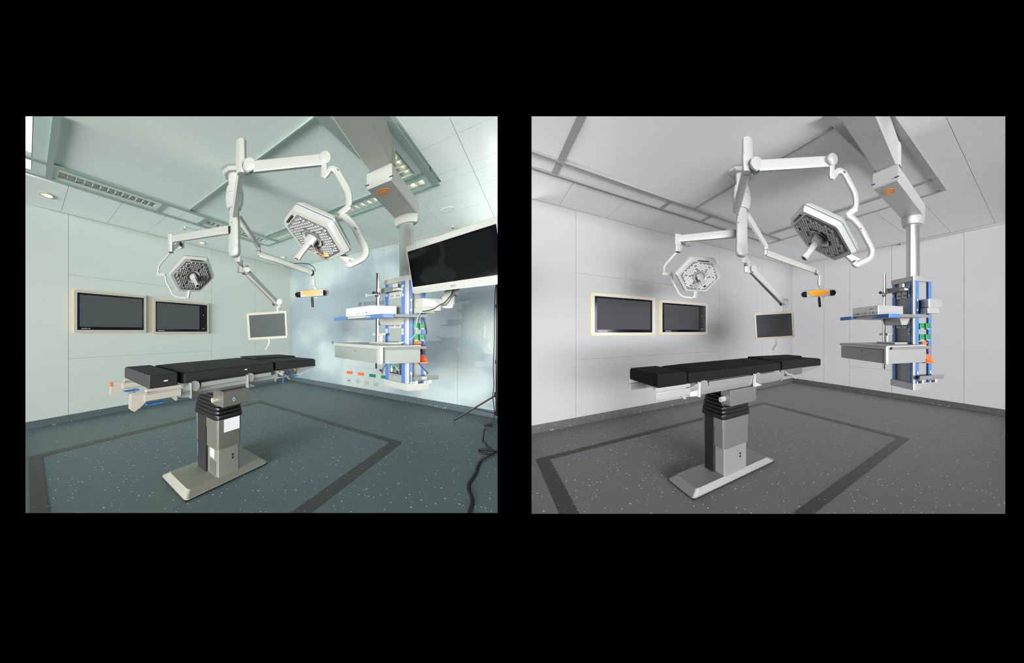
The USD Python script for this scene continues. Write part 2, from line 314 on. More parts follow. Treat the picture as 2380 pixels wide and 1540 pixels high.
class Thing:
    def __init__(s, R, name, label, category=None, key=None, group=None, kind=None, base=None):
        s.R, s.key, s.name = R, key or name, name
        s.path = numbered('/World', name); s.x = UsdGeom.Xform.Define(stage, s.path); s.base = np.zeros(3)
        if base is not None:
            s.base = place(R, np.array([base], float), None if key is None and kind else s.key)[0]; s.x.AddTranslateOp().Set(Gf.Vec3d(*map(float, s.base)))
            ASSY.get((R, s.key), [None]).pop() if ASSY.get((R, s.key)) else None
        custom(s.x.GetPrim(), label, category, group, kind)
    def part(s, name, mesh, look, label=None, parent=None, smooth=35, kind=None, key=None):
        m = tm(mesh); w = trimesh.Trimesh(place(s.R, m.vertices, key or s.key), m.faces, process=False)
        if s.R_flip(): w.invert()
        w = section(s.R, w)
        if w is None: return None
        p = numbered(parent or s.path, name); w.vertices = w.vertices - s.base
        g = usdkit.mesh(stage, p, w, LOOK[s.R][look] if isinstance(look, str) else look, smooth=smooth)
        if label: g.GetPrim().SetCustomDataByKey('label', label)
        if kind: g.GetPrim().SetCustomDataByKey('kind', kind)
        return p
    def R_flip(s):
        F = ROOMS[s.R]; return np.linalg.det(np.array([F['U'], F['V'], [0, 0, 1.0]])) < 0
WHERE = {'L': 'in the pale green left room', 'R': 'in the grey right room'}
ROOMNAME = {'L': 'pale green left room', 'R': 'grey right room'}

# ================================================================== the setting
def shell(R):
    K = dict(kind='structure')
    fl = Thing(R, 'floor', f'dark speckled vinyl floor of the {ROOMNAME[R]}', key='room', **K)
    fl.part('floor_sheet', box(-.01, 6.5, -.01, 8, -.04, 0), 'floor')
    st = .0025; w = .095
    for name, m in (('far', box(1.09, 3.44, 1.99, 1.99 + w, 0, st)), ('left', box(1.09, 1.09 + w, 1.99 + w, 5.07, 0, st)), ('right', box(3.44 - w * 1.0, 3.44, 1.99 + w, 6.5, 0, st)), ('near', box(1.09, 2.6, 5.07 - w, 5.07 + .0, 0, st * .9))):
        fl.part('border_stripe', m, 'stripe', key='stripe')
    # skirting with a hollow foot
    cove = Polygon([(0, 0), (.045, 0), (.03, .003), (.018, .012), (.012, .03), (.012, .1), (0, .1)])
    for nm, f in (('baseboard_left', Fr((0, 8, 0), (1, 0, 0), z=(0, -1, 0))), ('baseboard_right', Fr((6.5, 0, 0), (0, 1, 0), z=(-1, 0, 0)))):
        t = Thing(R, nm, f'dark speckled coved skirting along the {nm[10:]} wall of the {ROOMNAME[R]}', key='room', **K)
        L = 8 if 'left' in nm else 6.5
        m = trimesh.creation.extrude_polygon(cove, L, engine='earcut')
        Q = m.vertices.copy()
        m.vertices = np.stack([Q[:, 0], Q[:, 2], Q[:, 1]], 1) if 'left' in nm else np.stack([Q[:, 2], Q[:, 0], Q[:, 1]], 1)
        if 'left' in nm: m.invert()
        t.part('cove', m, 'skirt')
    # walls: a dark backing with glass panels standing 8 mm proud of it
    g = .002
    wl = Thing(R, 'wall_left', f'left wall of pale glass panels in the {ROOMNAME[R]}', key='room', **K)
    wl.part('backing', box(-.08, -.0015, -.08, 8, 0, 3.1), 'joint')
    for b0, b1, zs in ((0, 1.2, (0, 3.0)), (1.2, 2.39, (0, 3.0)), (2.39, 4.78, (0, .91, 2.125, 3.0)), (4.78, 5.98, (0, 3.0)), (5.98, 8, (0, 3.0))):
        for z0, z1 in zip(zs[:-1], zs[1:]): wl.part('glass_panel', box(-.008, 0, b0 + g - .1 * (b0 == 0), b1 - g, z0 + g, z1 - g), 'wall', key='wl')
    wr = Thing(R, 'wall_right', f'right wall of pale glass panels{" printed with faint clouds" if R == "L" else ""} in the {ROOMNAME[R]}', key='room', **K)
    wr.part('backing', box(-.0, 6.5, -.08, -.0015, 0, 3.1), 'joint')
    for a0, a1, zs in ((0, 1.05, (0, 3.0)), (1.05, 1.70, (0, 3.0)), (1.70, 2.6, (0, .54, 3.0)), (2.6, 3.77, (0, 3.0)), (3.77, 4.9, (0, 3.0)), (4.9, 6.5, (0, 3.0))):
        for z0, z1 in zip(zs[:-1], zs[1:]): wr.part('glass_panel', box(a0 + g - .1 * (a0 == 0), a1 - g, -.008, 0, z0 + g, z1 - g), 'wall2', key='wr')
    # ceiling
    ce = Thing(R, 'ceiling', f'panelled ceiling with a framed airflow canopy in the {ROOMNAME[R]}', key='room', **K)
    ce.part('slab', box(-.05, 6.5, -.05, 8, 3.13, 3.17), 'void')
    g = .0016
    bs = [8, 6.6, 5.98, 5.41, 4.84, 4.275, 3.69, 3.12, 2.55, 1.98]
    for b1, b0 in zip(bs[:-1], bs[1:]): ce.part('ceiling_tile', box(.004, .855, b0 + g, b1 - g, 3.0, 3.02), 'ceil')
    aa = [.004, .6, 1.19, 1.78, 2.37, 2.955, 3.54, 4.13, 4.72, 5.31, 6.5]
    for k, (a0, a1) in enumerate(zip(aa[:-1], aa[1:])):
        for b0, b1 in ((.004, .22), (.22, .79), (.79, 1.36), (1.36, 1.735)):
            ce.part('ceiling_tile', box(a0 + g, a1 - g, b0 + g, b1 - g if k else b1 - g, 3.0, 3.02), 'ceil')
    ce.part('ceiling_tile', box(.004, .855, 1.735 + g, 1.98 - g, 3.0, 3.02), 'ceil')
    bs = [1.735, 1.93, 2.5, 3.07, 3.64, 4.21, 4.78, 5.35, 8]
    for b0, b1 in zip(bs[:-1], bs[1:]):
        for a0, a1 in ((3.845, 4.13), (4.13, 4.72), (4.72, 6.5)): ce.part('ceiling_tile', box(a0 + g, a1 - g, b0 + g, b1 - g, 3.0, 3.02), 'ceil')
    # canopy: outer and inner rails, cross rails, airflow screens, filler panels
    zr = 2.99
    zx = zr + .004
    for m in (box(.855, .89, 1.735, 8, zr, 3.06), box(1.17, 1.225, 1.735, 8, zr, 3.06), box(.89, 3.845, 1.735, 1.77, zx, 3.06), box(1.17, 3.845, 2.09, 2.14, zx, 3.06),
              box(3.43, 3.52, 2.09, 8, zr, 3.06), box(3.785, 3.845, 1.77, 8, zr, 3.06), box(.89, 1.17, 3.90, 3.95, zx, 3.06), box(.89, 1.17, 3.26, 3.31, zx, 3.06), box(.89, 3.45, 5.085, 5.14, zx, 3.06),
              box(2.42, 2.5, 1.77, 2.09, zx, 3.06), box(2.05, 2.12, 1.77, 2.09, zx, 3.06), box(1.15, 1.2, 1.77, 2.1, zx, 3.06), box(1.225, 3.43, 3.592, 3.608, zx, 3.06)):
        ce.part('canopy_rail', m, 'rail', key='canopy')
    for b0, b1 in ((2.14, 3.592), (3.608, 5.085)): ce.part('airflow_screen', box(1.225, 3.43, b0, b1, 3.01, 3.03), 'field', key='canopy')
    for m in (box(.89, 1.17, 3.31, 3.60, 3.0, 3.03), box(.89, 1.17, 3.603, 3.90, 3.0, 3.03), box(2.12, 2.42, 1.77, 2.09, 3.0, 3.03), box(.89, 1.15, 1.77, 1.94, 3.0, 3.03)):
        ce.part('filler_panel', m, 'ceil', key='canopy')
    if R == 'R':
        for m in (box(.89, 1.17, 1.94, 3.26, 3.0, 3.03), box(.89, 1.17, 3.95, 5.085, 3.0, 3.03), box(.89, 3.45, 5.14, 8, 3.0, 3.03), box(1.2, 2.05, 1.77, 2.09, 3.0, 3.03), box(2.5, 3.785, 1.77, 2.09, 3.0, 3.03), box(3.52, 3.785, 2.14, 8, 3.0, 3.03)):
            ce.part('filler_panel', m, 'ceil', key='canopy')
    # cornice over the right wall
    t = Thing(R, 'trim_1' if R == 'L' else 'trim_2', f'slim white cornice over the right wall of the {ROOMNAME[R]}', key='room', **K)
    t.part('cornice', box(2.7, 6.5, 0, .02, 2.965, 3.0, .004), 'white')
for R in 'LR': shell(R)

# ================================================================== ceiling lights, downlights, sprinklers
def along(a0, a1, b0, b1):
    """box maker for a strip light: x along its length, y across"""
    if a1 - a0 > b1 - b0: return (a1 - a0, b1 - b0, lambda x0, x1, y0, y1, z0, z1, bev=0.: box(a0 + x0, a0 + x1, b0 + y0, b0 + y1, z0, z1, bev), lambda x, y, z: (a0 + x, b0 + y, z))
    return (b1 - b0, a1 - a0, lambda x0, x1, y0, y1, z0, z1, bev=0.: box(a0 + y0, a0 + y1, b0 + x0, b0 + x1, z0, z1, bev), lambda x, y, z: (a0 + y, b0 + x, z))
def strip_light(R, a0, a1, b0, b1, label, cells, ch=.45, off=.5):
    t = Thing(R, 'ceiling_light', label, 'ceiling light', key='canopy', base=((a0 + a1) / 2, (b0 + b1) / 2, 3.0), group='louvred strip lights round the airflow canopy')
    L, Wd, bx, pt = along(a0, a1, b0, b1); e = .05; y0 = Wd * (off - ch / 2); y1 = y0 + Wd * ch
    for x0, x1, v0, v1 in ((0, L, 0, y0), (0, L, y1, Wd), (0, e, y0, y1), (L - e, L, y0, y1)): t.part('frame', bx(x0, x1, v0, v1, 3.0, 3.02), 'frost')
    t.part('reflector', join(bx(e, L - e, y0 - .004, y0, 3.0, 3.08), bx(e, L - e, y1, y1 + .004, 3.0, 3.08), bx(e, L - e, y0, y1, 3.08, 3.085)), 'louvre')
    c = (L - 2 * e) / cells
    for k in range(cells + 1):
        x = e + k * c; P = [pt(x + dx, y, z) for y in (y0, y1) for dx, z in ((-.022, 3.075), (.022, 3.075), (0, 3.004))]
        t.part('blade', hullpts(P), 'louvre', smooth=False)
    t.part('lamp_tube', bx(e + .01, L - e - .01, (y0 + y1) / 2 - .008, (y0 + y1) / 2 + .008, 3.062, 3.075, .004), 'lamp')
LOOK['L']['frost'] = mat('frosted_frame_tinted', (186, 206, 198), .2)
for args in ((.89, 1.17, 3.95, 5.085, 'louvred strip light along the canopy, left, its bright cells nearest the viewer', 13),
             (.89, 1.17, 1.94, 3.26, 'louvred strip light behind the lamp column, towards the far canopy corner', 14),
             (1.2, 2.05, 1.77, 2.09, 'short louvred strip light right of the far canopy corner', 10),
             (2.5, 3.785, 1.77, 2.09, 'louvred strip light crossing behind the supply pendant beam at the far side of the canopy', 13)):
    strip_light('L', *args)
strip_light('L', 3.52, 3.785, 2.14, 4.3, 'louvred strip light beside the supply pendant beam with warm lamps showing', 18, .6, .42)
strip_light('L', .89, 2.4, 5.14, 5.62, 'wide louvred strip light in the top left corner of the pale green room', 12, .62, .55)
for n, (px, py, r, lit, lab) in enumerate(((109, 453.5, .075, 1, 'round recessed downlight by the left edge, nearest of the downlights'), (469, 564, .07, 1, 'round recessed downlight above the small lamp head'), (657, 597, .07, 1, 'round recessed downlight left of the large lamp handle'), (654.5, 620, .07, 0, 'unlit round recessed downlight in the far ceiling corner'), (1039, 486, .075, 0, 'pale round recessed downlight above the big tilted television'))):
    c = at(px, py, z=3.0); t = Thing('L', 'downlight', lab, 'downlight', key='dl%d' % n, base=c)
    f = Fr(c, (1, 0, 0), z=(0, 0, -1.0))
    t.part('ring', f.rev([(r * .82, -.003), (r * .82, .006), (r, .004), (r, -.003), (r * .82, -.003)], 36), 'white' if lit else 'ceil')
    t.part('reflector', f.rev([(0, .002), (r * .8, .003), (r * .83, .0), (0, 0)], 36), 'gold' if lit else 'ceil')
for n, (px, py, lab) in enumerate(((430, 527, 'small ceiling sprinkler head left of the lamp column'), (1052, 524, 'small ceiling sprinkler head above the big tilted television'))):
    c = at(px, py, z=3.0); t = Thing('L', 'sprinkler', lab, 'sprinkler', key='spr%d' % n, base=c)
    t.part('body', cyl(c, c - [0, 0, .03], .014, .01), 'chrome'); t.part('deflector', join(cyl(c - [0, 0, .045], c - [0, 0, .049], .018), cyl(c - [0, 0, .03], c - [0, 0, .046], .004)), 'darksteel')

# ================================================================== wall monitors
def wall_monitor(R, q, controls, label):
    """q: the measured outer corners, top left, top right, bottom right, bottom left"""
    P = np.array([at(x, y, a=0.0) for x, y in q]); b1, b0 = (P[0, 1] + P[3, 1]) / 2, (P[1, 1] + P[2, 1]) / 2; z1, z0 = (P[0, 2] + P[1, 2]) / 2, (P[2, 2] + P[3, 2]) / 2
    key = 'mon%d' % controls; t = Thing(R, 'wall_monitor', label, 'monitor', key=key, base=(0, (b0 + b1) / 2, z0)); w, h = b1 - b0, z1 - z0
    f = Fr((0, (b0 + b1) / 2, (z0 + z1) / 2), (0, -1, 0), z=(1, 0, 0), lh=True)          # x to the right as seen, y up
    rim = Polygon(roundrect(w, h, .02)); m = .045 * h / .64
    t.part('edge_strip', f.prism(rim.difference(roundrect(w - .016, h - .016, .014)), .0, .017), 'edge', 'thin orange edge round the frame')
    t.part('frame', f.prism(roundrect(w - .016, h - .016, .014).difference(roundrect(w - 2 * m, h - 2 * m, .004)), .0, .022), 'white')
    t.part('glass', f.prism(roundrect(w - 2 * m, h - 2 * m, .004), .004, .018), 'bezel')
    bz = m * .62; cw = (w * .13 if controls else 0); x0, x1 = -w / 2 + m + bz, w / 2 - m - bz - cw
    t.part('screen', f.prism([(x0, -h / 2 + m + bz * 1.7), (x1, -h / 2 + m + bz * 1.7), (x1, h / 2 - m - bz), (x0, h / 2 - m - bz)], .018, .0195), 'screen')
    tx = text('BRAINLAB', .016, Fr(f.pt(-w / 2 + m + bz + .075, -h / 2 + m + bz * .75, .0182), (0, -1, 0), z=(1, 0, 0), lh=True), .0008); t.part('lettering', tx, 'whiteprint', smooth=False)
    if controls:
        for dx, dy in ((-.012, -.2), (.012, -.2), (0, .06)):
            t.part('button', disc_stack(f.pt(x1 + cw * .6 + dx, dy * h / .6, .018), (1, 0, 0), [(0, .001), (.007, .001), (.007, 0), (0, 0)], 12), 'whiteprint')
ML = [((176, 671), (342, 688), (339, 775.5), (169, 773)), ((359, 692), (486, 706), (484, 777.5), (353, 776))]
MR = [((1376 - 1178, 678), (1522 - 1178, 694), (1521 - 1178, 779.5), (1374 - 1178, 780)), ((1534.5 - 1178, 696), (1644 - 1178, 707), (1643 - 1178, 777), (1533 - 1178, 778))]
for R, Q in (('L', ML), ('R', MR)):
    wall_monitor(R, Q[0], 0, f'larger white framed wall monitor, left of the pair {WHERE[R]}')
    wall_monitor(R, Q[1], 1, f'wall monitor with a black control strip on its right {WHERE[R]}')

# ================================================================== wall outlets and lettering (colour room)
def outlet(kind, px, py, w, h, label, n, group=None):
    c = at(px, py, b=0.0); t = Thing('L', 'wall_socket', label, 'socket', key='out%d' % n, base=c, group=group)
    f = Fr(c, (1, 0, 0), z=(0, 1, 0)) ; f = Fr(c, (1, 0, 0), y=(0, 0, 1)); s = 1 if f.A[2][1] > 0 else -1
    bx = lambda x0, x1, y0, y1, z0, z1, bev=.002: box(c[0] + x0, c[0] + x1, z0, z1, c[2] + y0, c[2] + y1, bev)
    look = {'orange': 'orange', 'green': 'green', 'white': 'white', 'blank': 'offwhite', 'grey': 'white'}[kind]
    if kind in ('orange', 'green'):
        for k in (-1, 1):
            p = t.part('cover', bx(min(k * .002, k * w / 2), max(k * .002, k * w / 2), -h / 2, h / 2, .0, .016), look)
            t.part('hinge', bx(min(k * .004, k * w / 2 * .9), max(k * .004, k * w / 2 * .9), -h / 2 - .008, -h / 2 - .001, .0, .012), look)
    else:
        p = t.part('plate', bx(-w / 2, w / 2, -h / 2, h / 2, 0, .01, .003), look)
        if kind == 'white': t.part('jack', bx(-.024, -.004, -.012, .006, .009, .012, .001), 'plastic'); t.part('jack', bx(.004, .024, -.012, .006, .009, .012, .001), 'plastic')
        if kind == 'grey': t.part('recess', disc_stack(c + [0, .009, 0], (0, 1, 0), [(0, .002), (.026, .002), (.026, 0), (0, 0)], 24), 'offwhite'); [t.part('pin_hole', disc_stack(c + [dx, .0108, dz], (0, 1, 0), [(0, .001), (.004, .001), (.004, 0), (0, 0)], 8), 'plastic') for dx, dz in ((-.012, -.004), (0, .008), (.012, -.004))]
for n, a in enumerate((('orange', 813, 864.8, .13, .055, 'orange double socket cover, leftmost of the coloured row'), ('orange', 838.8, 868.2, .13, .055, 'orange double socket cover second in the coloured row, left of the green one'),
                       ('green', 866, 872, .13, .055, 'green double socket cover low on the cloud wall, third in the coloured row'), ('green', 894, 875.5, .13, .055, 'green double socket cover partly hidden by the supply tower foot'),
                       ('white', 811.5, 883.5, .085, .085, 'white socket plate with two dark jacks, leftmost of the lower row'), ('grey', 831.5, 886.3, .085, .085, 'white socket plate with three pin holes under the second orange cover'),
                       ('blank', 852, 889.5, .085, .085, 'plain pale cover plate under the green cover'), ('blank', 874, 893.2, .085, .085, 'plain pale cover plate beside the supply tower foot'))): outlet(*a, n)
c = at(303, 909, a=0.0); t = Thing('L', 'wall_socket', 'white socket plate on the left wall, seen under the table head end', 'socket', key='out9', base=c)
t.part('plate', box(0, .01, c[1] - .045, c[1] + .045, c[2] - .045, c[2] + .045, .003), 'white')
for db, dz in ((-.012, -.004), (0, .008), (.012, -.004)): t.part('pin_hole', disc_stack(c + [.0095, db, dz], (1, 0, 0), [(0, .001), (.004, .001), (.004, 0), (0, 0)], 8), 'plastic')
p0, p1 = at(845, 709, b=0.0), at(885, 706, b=0.0)
t = Thing('L', 'wall_lettering', 'dark BRAINLAB lettering with a slanted emblem on the cloud wall', 'lettering', key='logo', base=(p0[0], 0, p0[2]))
h = .075; f = Fr(((p0[0] + p1[0]) / 2, .001, (p0[2] + p1[2]) / 2 + .03), (1, 0, 0), y=(0, 0, 1))
m = meshkit.text_mesh('BRAINLAB', h, .003, True); m.apply_translation([-m.bounds[0][0], -m.bounds[:, 1].mean(), 0]); s_ = .43 / m.extents[0]
m.vertices[:, 0] *= s_; m.vertices = np.stack([m.vertices[:, 0] + p0[0], .0005 + m.vertices[:, 2], m.vertices[:, 1] + p0[2] + .03], 1); m.invert()
t.part('letters', m, 'print', smooth=False)
e0 = np.array([p0[0] - .03, 0, p0[2] + .03])
for k, (dx, w_) in enumerate(((-.07, .02), (-.035, .045))): t.part('emblem', hullpts([e0 + [dx + sx * w_ / 2 + sz * .018, y, sz * h / 2 * (1 - .25 * k)] for sx in (-1, 1) for sz in (-1, 1) for y in (.0005, .0035)]), 'print', smooth=False)

# ================================================================== operating table
def table(R):
    tinted = R == 'L'
    t = Thing(R, 'operating_table', f'black padded operating table on a steel column {WHERE[R]}', 'operating table', key='table', base=(2.485, 3.865, 0))
    P = lambda n, m, l, **k: t.part(n, m, l, **k)
    # foot
    bp = P('base_plate', hullpts(np.vstack([np.c_[np.array(roundrect(.445 - q, .85 - q, .03, 4).exterior.coords) + [2.485, 3.865], np.full(len(roundrect(.445 - q, .85 - q, .03, 4).exterior.coords), z)] for q, z in ((0, .012), (0, .02), (.1, .05))])), 'steel', smooth=20)
    t.part('rubber_sole', box(2.268, 2.702, 3.445, 4.285, 0, .012), 'black', parent=bp)
    # telescopic column
    CA, CB = 2.502, 3.866
    def shaft(w, l, z0, z1, r=.03): return Fr((CA, CB, 0), (1, 0, 0), y=(0, 1, 0)).prism(roundrect(w, l, r, 5), z0, z1)
    lo = P('column_foot', shaft(.325, .235, .045, .30, .02), 'silverplate')
    P('column_sleeve', shaft(.345, .26, .27, .49, .026), 'sleeve'); P('column_sleeve', shaft(.352, .268, .43, .52, .028), 'sleeve')
    b1 = CB + .1175
    P('cable_cover', box(2.385, 2.52, b1 - .01, b1 + .024, .05, .52, .002), 'plastic', label='black cover strip down the end of the column')
    z = .51
    for k in range(7):
        w = (.372, .365, .355, .342, .33, .318, .3)[k]
        P('bellows_fold', hullpts(np.vstack([np.c_[np.array(roundrect(w - q, w * .78 - q, .035, 5).exterior.coords) + [CA, CB], np.full(len(roundrect(w - q, w * .78 - q, .035, 5).exterior.coords), zz)] for q, zz in ((.008, z), (0, z + .005), (0, z + .021 + .012 * (k == 0)), (.01, z + .026 + .012 * (k == 0)))])), 'black')
        z += .03 + .012 * (k == 0)
    P('bellows_core', shaft(.27, .2, .5, .75), 'black')
    fa = CA + .1625
    for zz in (.175, .2): P('screw_hole', disc_stack((fa, CB - .04, zz - .01), (1, 0, 0), [(0, .0015), (.009, .0015), (.009, 0), (0, 0)], 14), 'plastic')
    P('power_inlet', box(2.55, 2.645, b1 - .005, b1 + .008, .06, .17, .003), 'darksteel') if tinted else None
    if tinted:
        P('paper_label', box(CA + .1755, CA + .1775, CB - .105, CB + .06, .40, .505), 'label', label='white printed label on the column')
        P('sticker', box(2.56, 2.62, b1 + .0005, b1 + .0025, .19, .27), 'label'); P('sticker', box(2.345, 2.38, b1 + .0005, b1 + .0025, .12, .24), 'lightblue')
    # drive box on the near side
    p0, p1 = at(520, 948, a=2.80), at(575, 906, a=2.80)
    P('drive_box', box(2.66, 2.80, p1[1] - .03, p0[1] + .005, p0[2], p1[2] + .02, .006), 'sleeve')
    P('drive_shaft', cyl((2.72, p0[1] + .0, (p0[2] + p1[2]) / 2), (2.72, p0[1] + .05, (p0[2] + p1[2]) / 2), .02), 'chrome')
    if tinted:
        m_ = at(545.5, 927, a=2.801); P('badge', disc_stack(m_, (1, 0, 0), [(.008, 0), (.008, .0012), (.015, .0012), (.015, 0), (.008, 0)], 24), 'lightblue', label='pale blue ring badge on the drive box')
    # under frame: two long side tubes, cross plates, rails
    for sgn in (1, -1):
        a = 2.535 + sgn * .215
        P('side_beam', beam((a, 4.28, .815), (a, 3.40, .815), .075, .095, .03), 'silver')
        P('side_rail', box(a + sgn * .05, a + sgn * .062, 3.50, 4.22, .83, .862, .003), 'silver')
        for b_ in (4.19, 3.86, 3.56): P('rail_block', box(a + sgn * .03, a + sgn * .05, b_ - .018, b_ + .018, .834, .858, .002), 'silver')
        P('end_cap', hullpts([(a + x, b, z_) for x in (-.035, .04) for b, z_ in ((4.37, .80), (4.36, .775), (4.28, .768), (4.28, .862), (4.34, .845))]), 'whitecap', label='white end cap of the side beam')
        for b_ in (4.265, 3.745): P('clamp_disc', cyl((a + sgn * .036, b_, .845), (a + sgn * .066, b_, .845), .034), 'silver'); P('clamp_strap', box(a + sgn * .04, a + sgn * .07, b_ + .03, b_ + .04, .765, .87, .002), 'whitecap')
        P('clamp_lever', hullpts([(a + sgn * .045 + x, b, z_) for x in (0, .01) for b, z_ in ((3.77, .80), (3.77, .762), (3.69, .765))]), 'whitecap')
        P('clamp_arm', beam((a + sgn * .05, 4.245, .838), (a + sgn * .05, 4.37, .825), .012, .034, .005), 'silver')
        P('end_plate', hullpts([(a + sgn * .03 + x, b, z_) for x in (0, .02) for b, z_ in ((3.43, .865), (3.40, .865), (3.40, .82), (3.43, .765))]), 'silver')
    P('cross_plate', box(2.36, 2.71, 3.5, 4.2, .765, .86, .01), 'darksteel')
    # pads
    P('pad', hullpts(np.vstack([np.c_[np.array(roundrect(.53 - q, .20 - q, .012, 4).exterior.coords) + [2.535, 4.487], np.full(len(roundrect(.53 - q, .20 - q, .012, 4).exterior.coords), z_)] for q, z_ in ((.012, .866), (0, .872), (0, .938), (.012, .949))])), 'pad', label='head pad')
    x = np.array(roundrect(.53, .93, .035, 5).exterior.coords)
    crown = lambda q, z_, lift: np.c_[np.array(roundrect(.53 - q, .93 - q, .035, 5).exterior.coords) + [2.535, 3.9], z_ + lift * (1 - np.abs(np.array(roundrect(.53 - q, .93 - q, .035, 5).exterior.coords)[:, 0]) / .265)]
    P('pad', hullpts(np.vstack([crown(.012, .868, 0), crown(0, .876, 0), crown(0, .932, 0), crown(.02, .943, 0), [(2.535 - .18, b, .956) for b in (3.52, 4.2)]])), 'pad', label='long back pad')
    for a0, a1, dz in ((2.545, 2.80, 0), (2.27, 2.53, .014)):
        P('pad', hullpts([(a_, b, z_) for a_, e in ((a0, 0), (a0 + .012, 1), (a1 - .012, 1), (a1, 0)) for b, z_ in ((3.428, .868 + dz + .008 * (1 - e)), (3.428, .947 + dz - .01 * (1 - e)), (2.83, .932 + dz - .01 * (1 - e)), (2.815, .92 + dz), (2.815, .858 + dz))]), 'pad', label='leg pad')
    for b_, z_ in ((4.475, .905), (3.79, .912)): P('maker_label', box(2.799, 2.8015, b_ - .014, b_ + .014, z_ - .004, z_ + .004, .0005), 'label', label='tiny white label on the pad side') if tinted else None
    # leg section rails
    for s_, a in ((1, 2.775), (-1, 2.30)):
        P('leg_rail', hullpts([(a + x, b, z_) for x in (-.012, .012) for b, z_ in ((3.12, .866), (3.12, .80), (2.93, .828), (2.79, .846), (2.79, .862))]), 'silver')
        P('leg_bracket', hullpts([(a + x, b, z_) for x in (-.02, .02) for b, z_ in ((3.41, .866), (3.41, .835), (3.36, .80), (3.15, .80), (3.12, .866))]), 'darksteel')
        P('leg_hook', bent([(a + .03, 3.40, .85), (a + .035, 3.36, .82), (a + .035, 3.30, .812), (a + .035, 3.27, .785), (a + .035, 3.25, .772)], .008, .02), 'chrome')
        P('end_eye', cyl((a - .014, 2.79, .854), (a + .014, 2.79, .854), .011), 'chrome')
        if tinted and s_ > 0:
            P('lever', beam((a + .045, 3.352, .845), (a + .045, 3.352, .745), .016, .026, .007, .012, .02, up=(0, 1, 0)), 'blue', label='blue hanging release lever'); P('lever_pivot', cyl((a + .02, 3.36, .84), (a + .05, 3.36, .84), .02), 'chrome')
            P('catch', box(a + .015, a + .03, 3.20, 3.245, .835, .862, .004), 'blue', label='blue catch'); P('catch', box(a + .015, a + .03, 3.145, 3.17, .836, .86, .003), 'amber', label='amber catch'); P('foot_lever', beam((a + .03, 3.23, .796), (a + .03, 3.13, .79), .03, .008, .003), 'bluepad')
    # head section rails
    for s_, a in ((1, 2.79), (-1, 2.31)):
        far = -.0
        P('head_rail', box(a - .014, a + .004, 4.36, 4.60, .842, .866, .003), 'chrome'); P('head_rail', box(a + .008, a + .026, 4.37, 4.605 if not tinted else 4.62, .795, .84, .005), 'chrome')
        P('head_hook', hullpts([(a + x, b, z_) for x in (0, .02) for b, z_ in ((4.40, .80), (4.44, .795), (4.415, .77), (4.40, .77))]), 'chrome')
        if tinted:
            P('socket_bracket', join(*[hullpts([(a + x0 + x, b, z_) for x in (0, .012) for b, z_ in ((4.60, .852), (4.69, .848), (4.695, .762), (4.675, .748), (4.645, .765), (4.63, .795), (4.60, .80))]) for x0 in (-.028, .012)]), 'chrome', label='nickel socket bracket at the head end')
            P('bracket_block', box(a - .02, a + .016, 4.615, 4.68, .79, .842, .003), 'darksteel'); P('release_pad', box(a - .02, a + .02, 4.49, 4.60, .768, .776, .003), 'bluepad', label='blue release paddle')
            if s_ < 0: [P('tip_cap', box(a + x0 - .001, a + x0 + .013, 4.683, 4.697, .822, .85, .003), 'orange', label='orange tip cap') for x0 in (-.028, .012)]
        elif s_ < 0: P('head_bracket', box(a - .01, a + .05, 4.50, 4.60, .80, .842, .003), 'silver')
for R in 'LR':
    LOOK[R]['silverplate'] = mat('plate_silver_' + R, (134, 140, 128) if R == 'L' else (142, 143, 144), .4, .35); LOOK[R]['whitecap'] = mat('white_cap_' + R, (172, 178, 178) if R == 'L' else (186, 186, 186), .35)
    table(R)

# ================================================================== ceiling lamp column with its arms and heads
CX, CYB = 2.323, 3.613
def column(R):
    t = Thing(R, 'lamp_column', f'white ceiling column carrying the lamp and monitor arms {WHERE[R]}', 'ceiling mount', key='col', base=(CX, CYB, 3.0))
    c = np.array([CX, CYB, 0]); up = lambda prof, n=32: Fr(c, (1, 0, 0), y=(0, 1, 0)).rev(prof, n)
    o = np.array([(math.cos(k * math.pi / 4 + .39), math.sin(k * math.pi / 4 + .39)) for k in range(8)])
    t.part('flange', hullpts([(CX + x * r, CYB + y * r, z) for x, y in o for r, z in ((.135, 3.0), (.135, 2.975), (.115, 2.965))]), 'white', smooth=20)
    t.part('neck', up([(0, 2.97), (.068, 2.97), (.062, 2.82), (0, 2.82)]), 'white')
    t.part('motor_housing', up([(0, 2.87), (.055, 2.87), (.082, 2.83), (.095, 2.76), (.097, 2.70), (.09, 2.63), (.07, 2.585), (0, 2.585)]), 'white')
    t.part('seam', up([(.0965, 2.745), (.0985, 2.745), (.0985, 2.741), (.0965, 2.741)]), 'rail')
    t.part('shaft', up([(0, 2.60), (.052, 2.60), (.057, 2.46), (.06, 2.44), (.06, 2.30), (.062, 2.29), (.062, 2.17), (0, 2.17)]), 'white')
    t.part('end_cap', up([(0, 2.175), (.06, 2.175), (.066, 2.165), (.067, 2.10), (.058, 2.06), (.04, 2.045), (0, 2.045)]), 'white')
    for z in (2.50, 2.41): t.part('screw', disc_stack(c + np.array([.02, .056, z]), (.3, .95, 0), [(0, .003), (.006, .003), (.006, 0), (0, 0)], 10), 'print')
